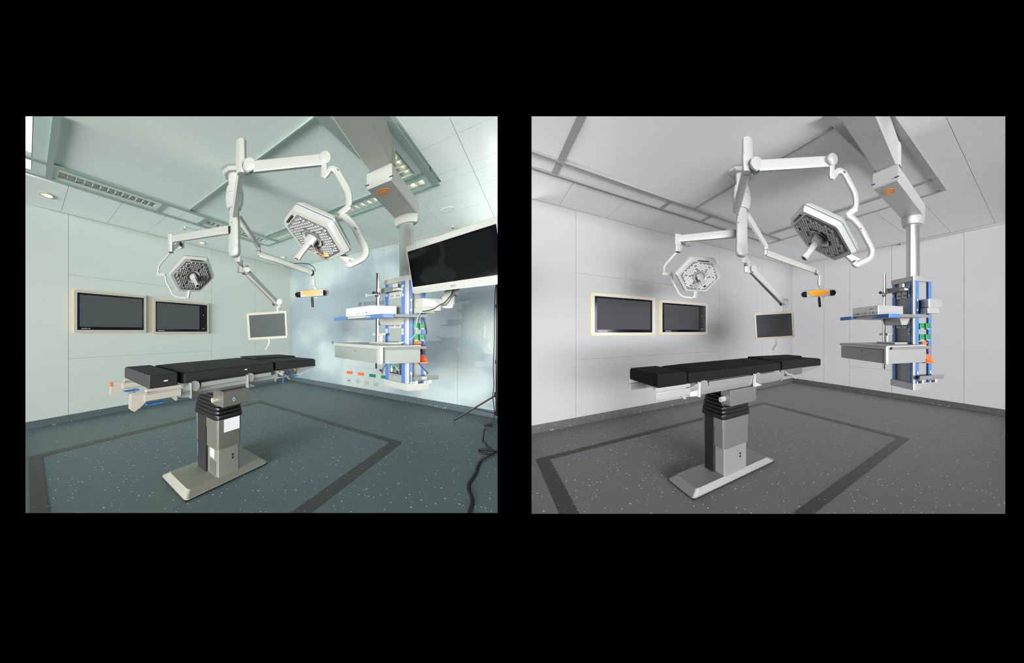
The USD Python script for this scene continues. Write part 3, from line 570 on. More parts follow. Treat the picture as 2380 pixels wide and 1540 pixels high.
def lamp_head(t, center, ncam, rot, R, r=.235, amber=False):
    n = camdir(*ncam); n /= np.linalg.norm(n); x = camdir(1, 0, 0); f = Fr(center, x - n * (n @ x), z=n)
    hexa = lambda rad, q=.0: Polygon([(rad * math.cos(rot + k * math.pi / 3), rad * math.sin(rot + k * math.pi / 3)) for k in range(6)]).buffer(-q).buffer(q, quad_segs=4)
    out = hexa(r * 1.26, .035); rim = np.array(out.exterior.coords)
    head = t.part('head', hullpts(f.pts([(u * s, v * s, z) for u, v in rim for s, z in ((1.0, -.03), (1.0, -.052), (.9, -.085), (.93, .0))])), 'white', smooth=25)
    t.part('rim_groove', f.prism(Polygon(rim * 1.004).difference(Polygon(rim * .97)), -.041, -.035), 'print')
    pl = hexa(r, .012); t.part('lens_plate', f.prism(pl, -.002, .004), 'ledplate')
    lens, tips = [], []
    rad = r * .064; pit = rad * 1.86; inner = pl.buffer(-rad * .95); dome = [(0, .62 * rad), (.5 * rad, .5 * rad), (.85 * rad, .2 * rad), (rad, 0)]
    spoke = [np.array([math.cos(rot + k * math.pi / 3), math.sin(rot + k * math.pi / 3)]) for k in range(6)]
    base = trimesh.creation.revolve(np.array([(0, 0), (rad, 0), (.9 * rad, .3 * rad), (.72 * rad, .42 * rad), (.6 * rad, .3 * rad), (.3 * rad, .5 * rad), (0, .55 * rad)])[::-1], sections=8)
    for i in range(-12, 13):
        for j in range(-14, 15):
            q = np.array([i * pit + (j % 2) * pit / 2, j * pit * .866])
            if math.hypot(*q) < r * .36 + rad or not inner.contains(Point(*q)): continue
            if min(abs(q[0] * s[1] - q[1] * s[0]) if q @ s > 0 else 9 for s in spoke) < rad * .4: continue
            m = base.copy(); m.vertices = f.pts(m.vertices + [q[0], q[1], .004]); (tips if amber and q @ np.array([math.cos(rot + amber * math.pi / 3), math.sin(rot + amber * math.pi / 3)]) > r * .68 else lens).append(m)
    t.part('lens', join(*lens), 'led', kind='stuff', label='clear LED lenses')
    if tips: t.part('lens', join(*tips), 'tip', kind='stuff', label='amber LED lenses')
    t.part('bowl', f.rev([(0, -.012), (r * .2, -.012), (r * .33, .004), (r * .37, .012), (r * .35, .012), (r * .31, .006), (r * .2, -.006), (0, -.006)][::-1], 32), 'white')
    t.part('handle', f.rev([(0, -.01), (.045, -.008), (.042, .05), (.026, .055), (.023, .15), (.027, .19), (.029, .205), (.018, .207), (.016, .195), (0, .195)][::-1], 24), 'white')
    t.part('camera_eye', f.rev([(0, .203), (.017, .203), (.017, .196), (0, .196)][::-1], 20), 'plastic')
    return f, rim
def lamps(R):
    # small head, on the left arm
    t = Thing(R, 'surgical_lamp', f'hexagonal surgical lamp head left of the column {WHERE[R]}', 'surgical lamp', key='lamp1', base=(CX, CYB, 2.4))
    post = at(401, 560, z=2.32); d1 = depth_of(post); sh = np.array([CX, CYB, 0])
    e = post - sh; e[2] = 0; e /= np.linalg.norm(e)
    t.part('extension_arm', beam(sh + e * .05 + [0, 0, 2.345], np.r_[post[:2], 2.345] - e * .0, .062, .088, .012, .056, .08), 'white')
    t.part('joint', join(cyl(np.r_[post[:2], 2.40], np.r_[post[:2], 2.27], .036), cyl(np.r_[post[:2], 2.27], np.r_[post[:2], 2.19], .03)), 'white')
    t.part('joint_slot', Fr(np.r_[post[:2], 2.185], camdir(1, 0, 0), z=(0, 0, 1.0)).box(-.024, .024, -.016, .016, -.003, .02, .002), 'plastic')
    dd = d1 + .12
    pt = lambda x, y, d=dd: at(x, y, d=d)
    t.part('spring_arm', beam(pt(403, 577, d1), pt(421, 566, dd + .35), .04, .06, .01), 'white')
    t.part('elbow', join(cyl(pt(428, 560, dd + .35), pt(428, 577, dd + .35), .03), cyl(pt(428, 576, dd + .35), pt(420, 578, dd + .34), .018)), 'white')
    t.part('yoke', bent([pt(398, 584, d1), pt(369, 618), pt(367.5, 636)], .0135, .06), 'white')
    t.part('pivot_block', beam(pt(364.5, 636), pt(385, 637), .034, .04, .01), 'white')
    t.part('yoke', bent([pt(384.5, 638), pt(384.5, 650), pt(400, 684), pt(409, 690), pt(434, 693), pt(437, 678, dd + .02)], .0125, .04), 'white')
    t.part('pivot', tube([pt(433.5, 694), pt(438, 677, dd + .02)], [.022, .024]), 'white')
    f, rim = lamp_head(t, at(448.3, 642, d=2.95), (.4206, .6573, -.6253), .0 + ROT1, R)
    top = camdir(0, -1, 0); k = max(range(6), key=lambda k: f.pt(math.cos(ROT1 + (k + .5) * math.pi / 3), math.sin(ROT1 + (k + .5) * math.pi / 3), 0) @ top)
    an = ROT1 + (k + .5) * math.pi / 3; g = Fr(f.pt(.235 * .965 * math.cos(an), .235 * .965 * math.sin(an), .002), f.A[0] * -math.sin(an) + f.A[1] * math.cos(an), z=f.A[2])
    t.part('control_strip', g.box(-.07, .07, -.006, .006, -.004, .004, .001), 'plastic', label='black control strip on the rim')
    # large tilted head, on the arm towards the viewer
    t = Thing(R, 'surgical_lamp', f'large tilted surgical lamp head right of the column {WHERE[R]}', 'surgical lamp', key='lamp2', base=(CX, CYB, 2.5))
    end = at(562, 398, z=2.47); de = depth_of(end); e = end - np.r_[sh[:2], 2.47]; e[2] = 0; e /= np.linalg.norm(e)
    t.part('extension_arm', beam(np.r_[sh[:2], 2.49] + e * .04, np.r_[end[:2], 2.50], .062, .085, .012, .058, .08), 'white')
    P = lambda x, y, d=de: at(x, y, d=d)
    zt, zb = P(561, 322)[2], P(561, 402)[2]
    xy = end[:2]; ax = Fr(np.r_[xy, 0], (1, 0, 0), y=(0, 1, 0))
    t.part('joint', ax.rev([(0, zt), (.03, zt), (.04, zt - .012), (.041, zt - .14), (.044, zt - .145), (.044, zt - .175), (.04, zt - .19), (.038, zb + .02), (.03, zb), (0, zb)]), 'white')
    jc = P(580, 384, de - .02); q = camdir(.35, .1, -1); q /= np.linalg.norm(q)
    t.part('joint_hub', join(cyl(jc - q * .05, jc + q * .035, .048), beam(P(565, 384), jc, .07, .09, .015)), 'white')
    t.part('hub_cap', cyl(jc + q * .035, jc + q * .042, .046, .043), 'white')
    t.part('hub_scale', disc_stack(jc - q * .035 + camdir(-.004, .004, 0), q, [(.0475, .0), (.0495, .0), (.0495, .045), (.0475, .045), (.0475, .0)], 24), 'print', label='dark scale band on the hub')
    d2 = de - .08
    t.part('spring_arm', beam(P(590, 387, de - .02), P(752, 376, d2), .055, .082, .012, .05, .078, up=camdir(0, -1, 0)), 'white')
    qc = P(751, 373, d2); t.part('arm_end_cap', cyl(qc - q * .03, qc + q * .03, .045, .042), 'white')
    Y = lambda *L: [P(x, y, d) for x, y, d in L]
    t.part('yoke', bent(Y((754, 384, d2), (752.5, 417, d2), (768, 395, d2), (782, 401, d2), (810, 453, d2), (811, 482, d2), (791, 499, d2 + .03)), .0225, .05), 'white')
    t.part('yoke', bent(Y((789, 500, d2 + .03), (803, 508, d2 + .03), (823, 530, d2 + .02), (851, 585, d2), (847, 603, d2), (813, 619, d2), (806, 612, d2)), .0245, .06), 'white')
    t.part('yoke_joint', tube(Y((812, 483, d2), (789.5, 500, d2 + .03)), [.027, .026]), 'white')
    for x, y in ((784, 398), (823.5, 531)): t.part('marking', beam(P(x - 1.5, y - 2, d2 - .024), P(x + 1.5, y + 2, d2 - .024), .01, .003, .001), 'print')
    t.part('pivot', hullpts(np.vstack([P(x, y, d2 + .02) + camdir(0, 0, 1) * dz for x, y in ((786, 598), (800, 594), (826, 609), (813, 622.5)) for dz in (-.02, .02)])), 'white')
    for x, y in ((812, 607), (808, 611)): t.part('screw', disc_stack(P(x, y, d2 - .003), camdir(0, 0, -1), [(0, .003), (.004, .003), (.004, 0), (0, 0)], 8), 'print')
    f, rim = lamp_head(t, at(726.6, 552.6, d=1.77), (-.6, .78, -.12), ROT2, R, amber=(AMB if R == 'L' else False))
    left = camdir(-1, 0, 0); k = max(range(6), key=lambda k: f.pt(math.cos(ROT2 + (k + .5) * math.pi / 3), math.sin(ROT2 + (k + .5) * math.pi / 3), 0) @ left)
    an = ROT2 + (k + .5) * math.pi / 3; g = Fr(f.pt(.235 * .965 * math.cos(an), .235 * .965 * math.sin(an), .002), f.A[0] * -math.sin(an) + f.A[1] * math.cos(an), z=f.A[2])
    t.part('control_strip', g.box(-.07, .07, -.007, .007, -.004, .004, .001), 'plastic', label='black control strip on the rim')
def hex_rot(px, center, ncam):
    n = camdir(*ncam); n /= np.linalg.norm(n); x = camdir(1, 0, 0); f = Fr(center, x - n * (n @ x), z=n); v = (hit(*px, center, n) - center) @ f.A.T; return math.atan2(v[1], v[0]) % (math.pi / 3)
ROT1 = hex_rot((404.7, 637.9), at(448.3, 642, d=2.95), (.4206, .6573, -.6253)); ROT2 = hex_rot((672, 526), at(726.6, 552.6, d=1.77), (-.6, .78, -.12))
def amb():
    n = camdir(-.6, .78, -.12); n /= np.linalg.norm(n); o = at(726.6, 552.6, d=1.77); x = camdir(1, 0, 0); f = Fr(o, x - n * (n @ x), z=n); v = (hit(774, 600, o, n) - o) @ f.A.T
    return max(range(1, 7), key=lambda k: v @ [math.cos(ROT2 + k * math.pi / 3), math.sin(ROT2 + k * math.pi / 3), 0])
AMB = amb()
def arm_monitor(R):
    t = Thing(R, 'arm_monitor', f'white framed monitor hanging before the far corner {WHERE[R]}', 'monitor', key='armmon', base=(CX, CYB, 2.0))
    P = lambda x, y, d: at(x, y, d=d); d0, d1, d2 = 2.75, 3.3, 3.85
    t.part('extension_arm', beam(P(550, 596, d0 + .04), P(560, 612, d1), .06, .075, .012, .055, .07), 'white')
    t.part('joint', tube([P(559, 606, d1), P(558, 632, d1)], [.045, .042]), 'white')
    q = camdir(.5, 0, -1); q /= np.linalg.norm(q); jc = P(572, 625, d1)
    t.part('joint_hub', join(cyl(jc - q * .05, jc + q * .04, .046), beam(P(559, 628, d1), jc, .07, .075, .015)), 'white'); t.part('joint_slot', beam(P(563, 635.3, d1 - .03), P(571, 635.5, d1 - .03), .03, .006, .001), 'plastic')
    t.part('spring_arm', join(beam(P(573, 629, d1), P(645, 705, d2), .05, .085, .012, .045, .075, up=camdir(0, -1, 0))), 'white'); t.part('lower_link', beam(P(568, 634, d1 + .06), P(637, 709, d2 + .05), .03, .03, .006, up=camdir(0, -1, 0)), 'offwhite')
    e = P(646, 703, d2); t.part('arm_end', join(cyl(e - q * .045, e + q * .045, .05), beam(e + camdir(.02, 0, 0), P(649, 716, d2), .06, .03, .01, up=camdir(0, 0, -1))), 'white')
    t.part('arm_slot', hullpts([P(x, y, d2 - .06 + z) for x, y in ((632, 706), (637.5, 706), (640.5, 711.5), (635.5, 711.5)) for z in (0, .01)]), 'plastic')
    t.part('hanger', tube([P(645, 712, d2), P(645, 727, d2)], .022), 'white')
    TL, TR, BL = P(576, 728, d2 - .06), P(666.5, 724, d2 - .08), P(576, 787.5, d2 - .05)
    w, h = np.linalg.norm(TR - TL), np.linalg.norm(BL - TL); x = (TR - TL) / w; c = (TR + BL) / 2; z = np.cross(x, (BL - TL) / h); z *= 1 if z @ SR[2] < 0 else -1
    f = Fr(c, x, z=z); y_up = f.A[1][2] > 0; f = f if y_up else Fr(c, x, z=z, lh=True)
    t.part('edge_strip', f.prism(roundrect(w + .012, h + .012, .02), -.032, -.002), 'edge', 'thin orange edge round the frame')
    t.part('frame', f.prism(roundrect(w, h, .016).difference(Polygon([(-w / 2 + .03, -h / 2 + .03), (w / 2 - .03, -h / 2 + .03), (w / 2 - .03, h / 2 - .03), (-w / 2 + .03, h / 2 - .03)])), -.004, .004), 'white')
    t.part('screen', f.box(-w / 2 + .03, w / 2 - .03, -h / 2 + .03, h / 2 - .03, -.006, .001), 'screen')
    t.part('back_shell', f.box(-w / 2 + .02, w / 2 - .02, -h / 2 + .02, h / 2 - .02, -.06, -.03, .02), 'white')
    t.part('grip', join(tube([P(624, 787, d2 - .06), P(625, 796, d2 - .08), P(622, 801, d2 - .09)], .017), tube([P(623, 800, d2 - .09), P(616, 812, d2 - .12)], [.013, .016])), 'white', label='white grip under the screen')
def tracker(R):
    t = Thing(R, 'tracking_camera', f'bar shaped tracking camera with amber face {WHERE[R]}', 'camera', key='track', base=(CX, CYB, 2.4))
    P = lambda x, y, d: at(x, y, d=d); d0, d1, d2 = 2.75, 3.25, 3.75
    j = at(602, 576, z=2.36); d1 = depth_of(j); d2 = d1 + .35
    t.part('extension_arm', beam(P(558, 497, d0 + .05), j + [0, 0, .03], .06, .08, .012, .05, .07), 'white')
    t.part('joint', join(tube([P(602.5, 568, d1), P(602.5, 579, d1)], .03), tube([P(602, 580, d1), P(602, 591, d1)], .026)), 'white'); t.part('joint_ring', tube([P(602.3, 579, d1), P(602.3, 580.3, d1)], .031), 'print')
    t.part('spring_arm', beam(P(604, 587, d1), P(722, 633, d2), .05, .075, .012, .05, .07, up=camdir(0, -1, 0)), 'offwhite')
    e = P(721, 634, d2); q = camdir(.2, .1, -1); q /= np.linalg.norm(q); t.part('arm_end', cyl(e - q * .04, e + q * .04, .047), 'offwhite')
    t.part('hanger', tube([P(727, 636, d2), P(726.5, 652, d2)], .023), 'white'); t.part('hanger_clamp', tube([P(726.5, 651, d2), P(727, 664, d2)], .034), 'white')
    t.part('swivel', join(tube([P(726, 664, d2), P(734, 671, d2 + .01)], .022), tube([P(734, 670, d2 + .01), P(736, 676, d2 + .0)], .02)), 'white')
    A, B = P(683.5, 683.5, d2 + .02), P(765, 679, d2 - .06); x = B - A; L = np.linalg.norm(x); f = Fr((A + B) / 2, x, z=camdir(-.02, .12, -1)); sy = 1 if f.A[1][2] > 0 else -1
    hh = .047
    sect = Polygon([(-L / 2 + .03, -hh * .95), (L / 2 - .03, -hh), (L / 2, -hh * .4), (L / 2, hh * .5), (L / 2 - .03, hh * 1.0), (L * .2, hh * 1.15), (-L * .2, hh * 1.1), (-L / 2 + .03, hh * .85), (-L / 2, hh * .3), (-L / 2, -hh * .5)]).buffer(-.008).buffer(.008)
    S = lambda p: Polygon([(x, y * sy) for x, y in p.exterior.coords])
    t.part('body', f.prism(S(sect), -.045, .03, .01), 'white')
    t.part('amber_face', f.prism(S(Polygon([(L * .30 * math.cos(k), hh * .25 + hh * .85 * math.sin(k)) for k in np.linspace(0, 2 * np.pi, 33)[:-1]]).intersection(sect.buffer(-.003))), .025, .036), 'amber')
    for s in (-1, 1):
        t.part('lens_window', f.prism(S(Polygon([(s * (L / 2 - .006), -hh * .3), (s * (L / 2 - .006), hh * .3), (s * (L / 2 - .03), hh * .78), (s * L * .335, hh * .8), (s * L * .34, -hh * .85), (s * (L / 2 - .03), -hh * .8)])), .022, .037), 'bezel')
    t.part('aiming_handle', tube([P(725, 688, d2 - .02), P(725.3, 693, d2 - .02), P(727, 711.5, d2 - .06)], [.006, .021, .02]), 'plastic', label='black ribbed aiming handle')
    t.part('hook', bent([P(733, 688, d2), P(734, 693, d2), P(737, 690, d2), P(738, 688, d2)], .004, .02), 'chrome')
    if R == 'L':
        t.part('cable', tube(curve([P(677, 611, d2 - .1), P(690, 612, d2 - .07), P(704, 612.5, d2 - .04), P(717, 614.5, d2), P(727, 620, d2), P(732, 627, d2), P(732, 632, d2)]), .005), 'plastic'); t.part('cable_tag', Fr(P(676, 611, d2 - .1), camdir(1, .1, 0), z=camdir(0, 0, -1)).box(-.016, .016, -.02, .02, -.02, .02, .004), 'amber')
for R in 'LR': column(R); lamps(R); arm_monitor(R); tracker(R)

# ================================================================== supply pendant: beams, pole, tower, shelf, drawer
TCEN = np.array([3.498, 1.98]); TU = np.array([.911, .412, 0]); TV = np.array([-.412, .911, 0])
def tw(u, v, z): return np.array([TCEN[0] + u * TU[0] + v * TV[0], TCEN[1] + u * TU[1] + v * TV[1], z])
def tbox(u0, u1, v0, v1, z0, z1, bev=.002):
    lo, hi = np.minimum([u0, v0, z0], [u1, v1, z1]), np.maximum([u0, v0, z0], [u1, v1, z1])
    return hullpts([tw(*p) for p in loc_box((hi - lo) / 2, bev) + (lo + hi) / 2])
def tprism(poly, z0, z1, bev=.004):
    P = np.array(Polygon(poly).exterior.coords); q = np.array(Polygon(poly).buffer(-bev, join_style=2).exterior.coords)
    return hullpts([tw(x, y, z) for x, y in P for z in (z0 + bev, z1 - bev)] + [tw(x, y, z) for x, y in q for z in (z0, z1)])
HU, HV = .15, .133
def pendant(R):
    tinted = R == 'L'
    t = Thing(R, 'supply_pendant', f'ceiling supply pendant with grey tower and drawer {WHERE[R]}', 'supply pendant', key='pend', base=tw(0, 0, .6))
    P = lambda n, m, l, **k: t.part(n, m, l, **k)
    # beams
    P('upper_beam', hullpts([(x, y, z) for x, y in ((3.655, 4.2), (3.50, 2.93), (3.685, 2.885), (3.88, 4.1)) for z in (2.765, 2.975)] + [(x, y, 2.75) for x, y in ((3.67, 4.2), (3.515, 2.95), (3.67, 2.90), (3.865, 4.1))]), 'white')
    P('beam_collar', hullpts([(x, y, z) for x, y in ((3.50, 2.96), (3.49, 2.90), (3.69, 2.85), (3.70, 2.91)) for z in (2.76, 2.96)]), 'offwhite')
    zb = 2.6; A, B, C_, D_ = (3.485, 2.963), (3.701, 2.964), (3.632, 1.945), (3.405, 1.93)
    ub = P('lower_beam', hullpts([(x, y, z) for x, y in (A, B, C_, D_) for z in (zb + .015, zb + .135)] + [(x * .93 + 3.555 * .07, y * .985 + 2.45 * .015, z) for x, y in (A, B, C_, D_) for z in (zb, zb + .15)]), 'white')
    o = at(886, 444, z=zb)
    for r0, r1, l in ((.045, .056, 'signal'), (0, .034, 'signal')): t.part('ring_sticker', disc_stack((o[0], o[1], zb), (0, 0, -1.0), [(r0, -.001), (r0, .0015), (r1, .0015), (r1, -.001), (r0, -.001)], 36), l, parent=ub, label='orange ring and dot sticker')
    for p in ((851, 427), (906, 405)):
        q = hit(*p, (3.59, 2.967, 2.65), (0, 1, 0)); P('mark', box(q[0] - .016, q[0] + .016, q[1] - .003, q[1] + .004, q[2] - .004, q[2] + .004, .001), 'navy')
    pc = np.array([3.518, 1.99, 0]); pf = Fr(pc, (1, 0, 0), y=(0, 1, 0))
    P('pole_joint', pf.rev([(0, 2.625), (.108, 2.625), (.118, 2.61), (.118, 2.55), (.105, 2.515), (.075, 2.51), (0, 2.51)][::-1], 36), 'white')
    P('pole', pf.rev([(0, 1.86), (.069, 1.86), (.069, 2.515), (0, 2.515)], 32), 'alu')
    # tower
    top, bot = 1.875, .655
    P('tower_body', tbox(-HU + .012, HU - .022, -HV + .008, HV - .012, bot + .03, top - .03, .004), 'towerg')
    oct_ = [(-HU - .012, HV * .3), (-HU + .0, HV + .012), (HU + .004, HV + .014), (HU + .018, HV - .002), (HU + .018, -HV - .01), (-HU, -HV - .01)]
    P('top_cap', tprism(oct_, top - .035, top + .02), 'white'); P('bottom_cap', tprism([(x * 1.03, y * 1.03) for x, y in oct_], bot - .03, bot + .045), 'white')
    P('corner_post', tbox(HU - .028, HU + .006, HV - .026, HV + .006, bot + .02, top - .02, .006), 'white', label='white rounded corner post')
    for u0, u1 in ((-HU + .006, -HU + .05), (HU - .075, HU - .032)): P('blue_strip', tbox(u0, u1, HV - .014, HV + .002, bot + .04, top - .03), 'blue', label='blue rail strip')
    for v0, v1 in ((HV - .032, HV - .075), (-HV + .004, -HV + .046)): P('blue_strip', tbox(HU - .024, HU + .002, v0, v1, bot + .04, top - .03), 'blue', label='blue rail strip')
    F = HV - .012; G = HU - .022
    P('seam', tbox(-HU + .052, HU - .078, F, F + .002, .77, .775, 0), 'darksteel')
    for z0 in (1.66, 1.315):
        for k in (0, 1):
            u = -.088 + k * .079; p = P('socket_plate', tbox(u, u + .073, F, F + .012, z0, z0 + .078, .003), 'white')
            for j in (0, 1): t.part('switch', tbox(u + .02 + j * .024, u + .034 + j * .024, F + .011, F + .016, z0 + .02, z0 + .04, .002), 'rail_grey' if not tinted else 'print', parent=p)
    def clips(face, s, z0, z1):
        f = (lambda a, b, c0, c1, d0, d1: tbox(a, b, c0, c1, d0, d1, .004)) if face == 'l' else (lambda a, b, c0, c1, d0, d1: tbox(c0 - HV + HU, c1 - HV + HU, a, b, d0, d1, .004))
        P('rail_clip', join(f(s - .012, s + .012, HV, HV + .012, z1 - .03, z1), f(s - .012, s - .006, HV, HV + .01, z0, z1), f(s - .012, s + .012, HV, HV + .012, z0, z0 + .03)), 'whitecap')
    for s, z0, z1 in ((-.122, 1.69, 1.80), (.096, 1.67, 1.80), (-.122, 1.245, 1.31), (.096, 1.36, 1.46), (.096, 1.24, 1.31)): clips('l', s, z0, z1)
    for s, z0, z1 in ((.085, .69, .83), (-.11, .69, .83), (.085, 1.50, 1.64)): clips('r', s, z0, z1)
    P('equipment_rail', tbox(-.19, .085, HV + .055, HV + .067, 1.735, 1.79, .002), 'rail_grey')
    for u, w in ((-.16, .02), (.06, .04)): P('rail_holder', join(tbox(u - w, u + w, HV + .0, HV + .07, 1.74, 1.765, .006), tbox(u - w * .8, u + w * .8, HV + .06, HV + .085, 1.765 + (w > .03) * .01, 1.80 + (w > .03) * .02, .01)), 'whitecap')
    P('equipment_rail', tbox(HU + .06, HU + .072, -.23, .125, .745, .79, .002), 'rail_grey'); P('rail_joint', tbox(HU + .071, HU + .076, -.06, .02, .75, .785, .002), 'steel')
    for v in (.085, -.11): P('rail_holder', join(tbox(HU, HU + .05, v - .04, v - .02, .70, .725, .005), tbox(HU + .035, HU + .055, v - .045, v - .015, .70, .77, .005)), 'whitecap')
    # coloured power covers on the right face
    for zc in (1.335, 1.21):
        for v in (.02, -.07):
            p = P('socket_cover', tbox(G, G + .035, v - .033, v + .033, zc - .03, zc + .035, .004), 'green', label='green hinged socket cover'); t.part('cover_tab', tbox(G + .034, G + .04, v - .026, v + .026, zc - .036, zc - .022, .002), 'white', parent=p)
    P('socket_cover', tbox(G, G + .05, -.045, .03, 1.135, 1.16, .006), 'orange', label='open orange socket cover'); P('socket_cover', tbox(G, G + .035, -.105, -.035, 1.06, 1.115, .004), 'orange', label='orange socket cover'); P('knob', cyl(tw(G + .02, .0, 1.09), tw(G + .075, .012, 1.09), .03), 'plastic', label='black round plug')
    P('socket_cover', hullpts([tw(u, v, z) for v in (-.105, -.02) for u, z in ((G, 1.02), (G + .03, 1.02), (G + .06, .95), (G, .95))]), 'orange', label='orange socket cover'); P('cover_flap', tbox(G + .01, G + .11, -.06, .045, .928, .95, .004), 'orange')
    # mount of the screen arm
    P('arm_mount', tbox(HU + .01, HU + .12, -.15, .05, 1.535, 1.635, .012), 'white'); P('arm_mount_foot', tbox(HU + .01, HU + .11, -.12, .055, 1.475, 1.535, .006), 'offwhite')
    if tinted:
        P('swing_arm', join(cyl(tw(HU + .09, -.16, 1.50), tw(HU + .09, -.16, 1.60), .05), beam(tw(HU + .10, -.15, 1.62), at(1033, 703, d=2.45), .05, .045, .01)), 'white')
        # open bay with boards and wiring
        P('open_bay', tbox(-.09, .065, F - .002, F + .003, .785, .97, 0), 'plastic', label='open dark bay with wiring')
        for u0, u1, z0, z1, l in ((-.075, -.05, .80, .86, 'chrome'), (-.02, .05, .83, .93, 'green2'), (.035, .055, .84, .92, 'plastic'), (-.03, -.0, .80, .90, 'rail_grey'), (.01, .03, .86, .9, 'steel')): P('circuit_board', tbox(u0, u1, F, F + .014, z0, z1, .002), l)
        for pts in (((-.07, .98), (-.06, .90), (-.055, .84), (-.03, .88), (.0, .93), (.02, .985)), ((-.06, .985), (-.045, .90), (-.05, .86)), ((.0, .98), (-.03, .9), (.02, .86), (.06, .80)), ((.02, .97), (.05, .93), (.065, .91))):
            P('wire', tube(curve([tw(u, F + .02, z) for u, z in pts]), .003, 8), 'cyan', label='cyan network cable')
        for pts in (((-.11, .99), (-.09, .93), (-.06, .88)), ((-.12, .98), (-.13, .93), (-.105, .94), (-.1, .98))): P('wire', tube(curve([tw(u, F + .024, z) for u, z in pts]), .004, 8), 'plastic')
    # shelf with blue end grips
    zs = 1.425
    P('shelf', hullpts([tw(u, v, z) for u, v in ((-.40, .645), (.335, .645), (.335, .117), (-.40, .15)) for z in (zs, zs + .02)]), 'shelfgrey'); P('shelf_edge', tbox(.335, .347, .10, .56, zs - .004, zs + .026, .002), 'rail_grey', label='grey rail along the shelf side')
    P('shelf_grip', hullpts([tw(u, v, z) for u, v in ((.11, .655), (.13, .66), (.335, .66), (.35, .65), (.352, .54), (.33, .54), (.15, .635)) for z in (zs - .012, zs + .026)]), 'blue', label='blue grip on the shelf corner'); P('shelf_grip', hullpts([tw(u, v, z) for u, v in ((-.18, .665), (-.19, .655), (-.42, .64), (-.43, .655), (-.2, .675)) for z in (zs - .012, zs + .026)]), 'blue', label='blue grip on the shelf corner')
    for u in (.135, .165): P('grip_button', disc_stack(tw(u, .656, zs + .007), TV, [(0, .006), (.01, .006), (.01, 0), (0, 0)], 14), 'whitecap')
    P('shelf_bracket', hullpts([tw(u, v, z) for u0, v0, v1, z in ((.12, HV, .30, zs), (.09, HV, .24, zs - .075)) for u in (-.15, u0) for v in (v0, v1)]), 'offwhite')
    # drawer unit
    zd = 1.133; U0, U1, V0, V1 = -.47, .288, .10, .632
    P('worktop', tbox(U0, U1, V0, V1, zd - .02, zd, .006), 'shelfgrey'); P('drawer_housing', tbox(U0 + .02, U1 - .012, V0, V1 - .02, zd - .185, zd - .02, .004), 'towerg')
    P('front_lip', tbox(U0, U1, V1 - .03, V1 + .006, zd - .036, zd - .002, .008), 'white'); P('corner_trim', tbox(U1 - .05, U1 + .004, V1 - .035, V1 + .008, zd - .19, zd - .002, .012), 'white')
    p = P('drawer', tbox(U0 + .022, U1 - .055, V1 - .018, V1 - .002, zd - .18, zd - .042, .003), 'towerg', label='grey drawer front'); t.part('lock', disc_stack(tw(-.08, V1 - .002, zd - .075), TV, [(0, .003), (.01, .003), (.01, 0), (0, 0)], 16), 'blue', parent=p, label='small blue lock')
    P('side_rail', tbox(U1 + .002, U1 + .014, V0 - .05, V1 - .05, zd - .04, zd - .012, .002), 'rail_grey')
    if tinted: P('rail_end', tbox(U0 - .05, U0 - .008, V1 - .05, V1 - .01, zd - .02, zd + .02, .003), 'print'); P('badge_ring', disc_stack(tw(U1 - .012, V1 - .1, zd - .165), TU, [(.012, 0), (.012, .002), (.016, .002), (.016, 0), (.012, 0)], 20), 'whitecap')
    # device on the shelf
    zt = zs + .02
    d = Thing(R, 'video_processor', f'white video processor box standing on the pendant shelf {WHERE[R]}', 'medical device', key='pend', base=tw(-.02, .5, zt))
    u0, u1, v0, v1 = -.33, .09, .215, .555
    for u in (u0 + .05, u1 - .05):
        for v in (v0 + .05, v1 - .05): d.part('foot', cyl(tw(u, v, zt), tw(u, v, zt + .012), .014), 'plastic')
    d.part('case', tbox(u0, u1, v0, v1, zt + .01, zt + .115, .004), 'white'); d.part('front_panel', tbox(u0 + .006, u1 - .004, v1 - .002, v1 + .003, zt + .014, zt + .111, .002), 'shelfwhite')
    ff = Fr(tw((u0 + u1) / 2, v1 + .003, zt + .06), TU, y=(0, 0, 1)); ff = ff if ff.A[2] @ TV > 0 else Fr(tw((u0 + u1) / 2, v1 + .003, zt + .06), TU, z=TV, lh=True)
    if ff.A[1][2] < 0: ff.A[1] *= -1
    for s, l, x, y, h in (('HD2', 'amberprint' if not tinted else 'orangeprint', -.165, -.022, .022), ('video', 'print', -.11, -.022, .016), ('INPUT', 'print', .12, .022, .012)):
        m = meshkit.text_mesh(s, h, .001); m.apply_translation([x - m.bounds[:, 0].mean(), y - m.bounds[:, 1].mean(), 0]); d.part('lettering', ff.mesh(m), l, smooth=False)
    for x, y, w, h in ((-.04, -.022, .004, .014), (-.005, -.022, .012, .012), (.025, -.022, .012, .012), (.085, -.022, .012, .01), (.135, -.02, .03, .012), (.085, .022, .008, .012), (.185, .038, .008, .008), (.185, -.022, .008, .008)):
        d.part('port', ff.prism([(x - w / 2, y - h / 2), (x + w / 2, y - h / 2), (x + w / 2, y + h / 2), (x - w / 2, y + h / 2)], 0, .0015), 'print', smooth=False)
    # small white joystick stand on the worktop
    d = Thing(R, 'joystick_stand', f'small white stand with raised arm on the drawer worktop {WHERE[R]}', 'stand', key='pend', base=tw(-.1, .25, zd))
    d.part('foot', tbox(-.18, .1, .16, .34, zd, zd + .022, .004), 'white'); d.part('post', cyl(tw(-.1, .25, zd + .02), tw(-.1, .25, zd + .10), .026, .022), 'white'); d.part('arm', join(tbox(-.20, -.05, .215, .285, zd + .098, zd + .125, .008)), 'white')
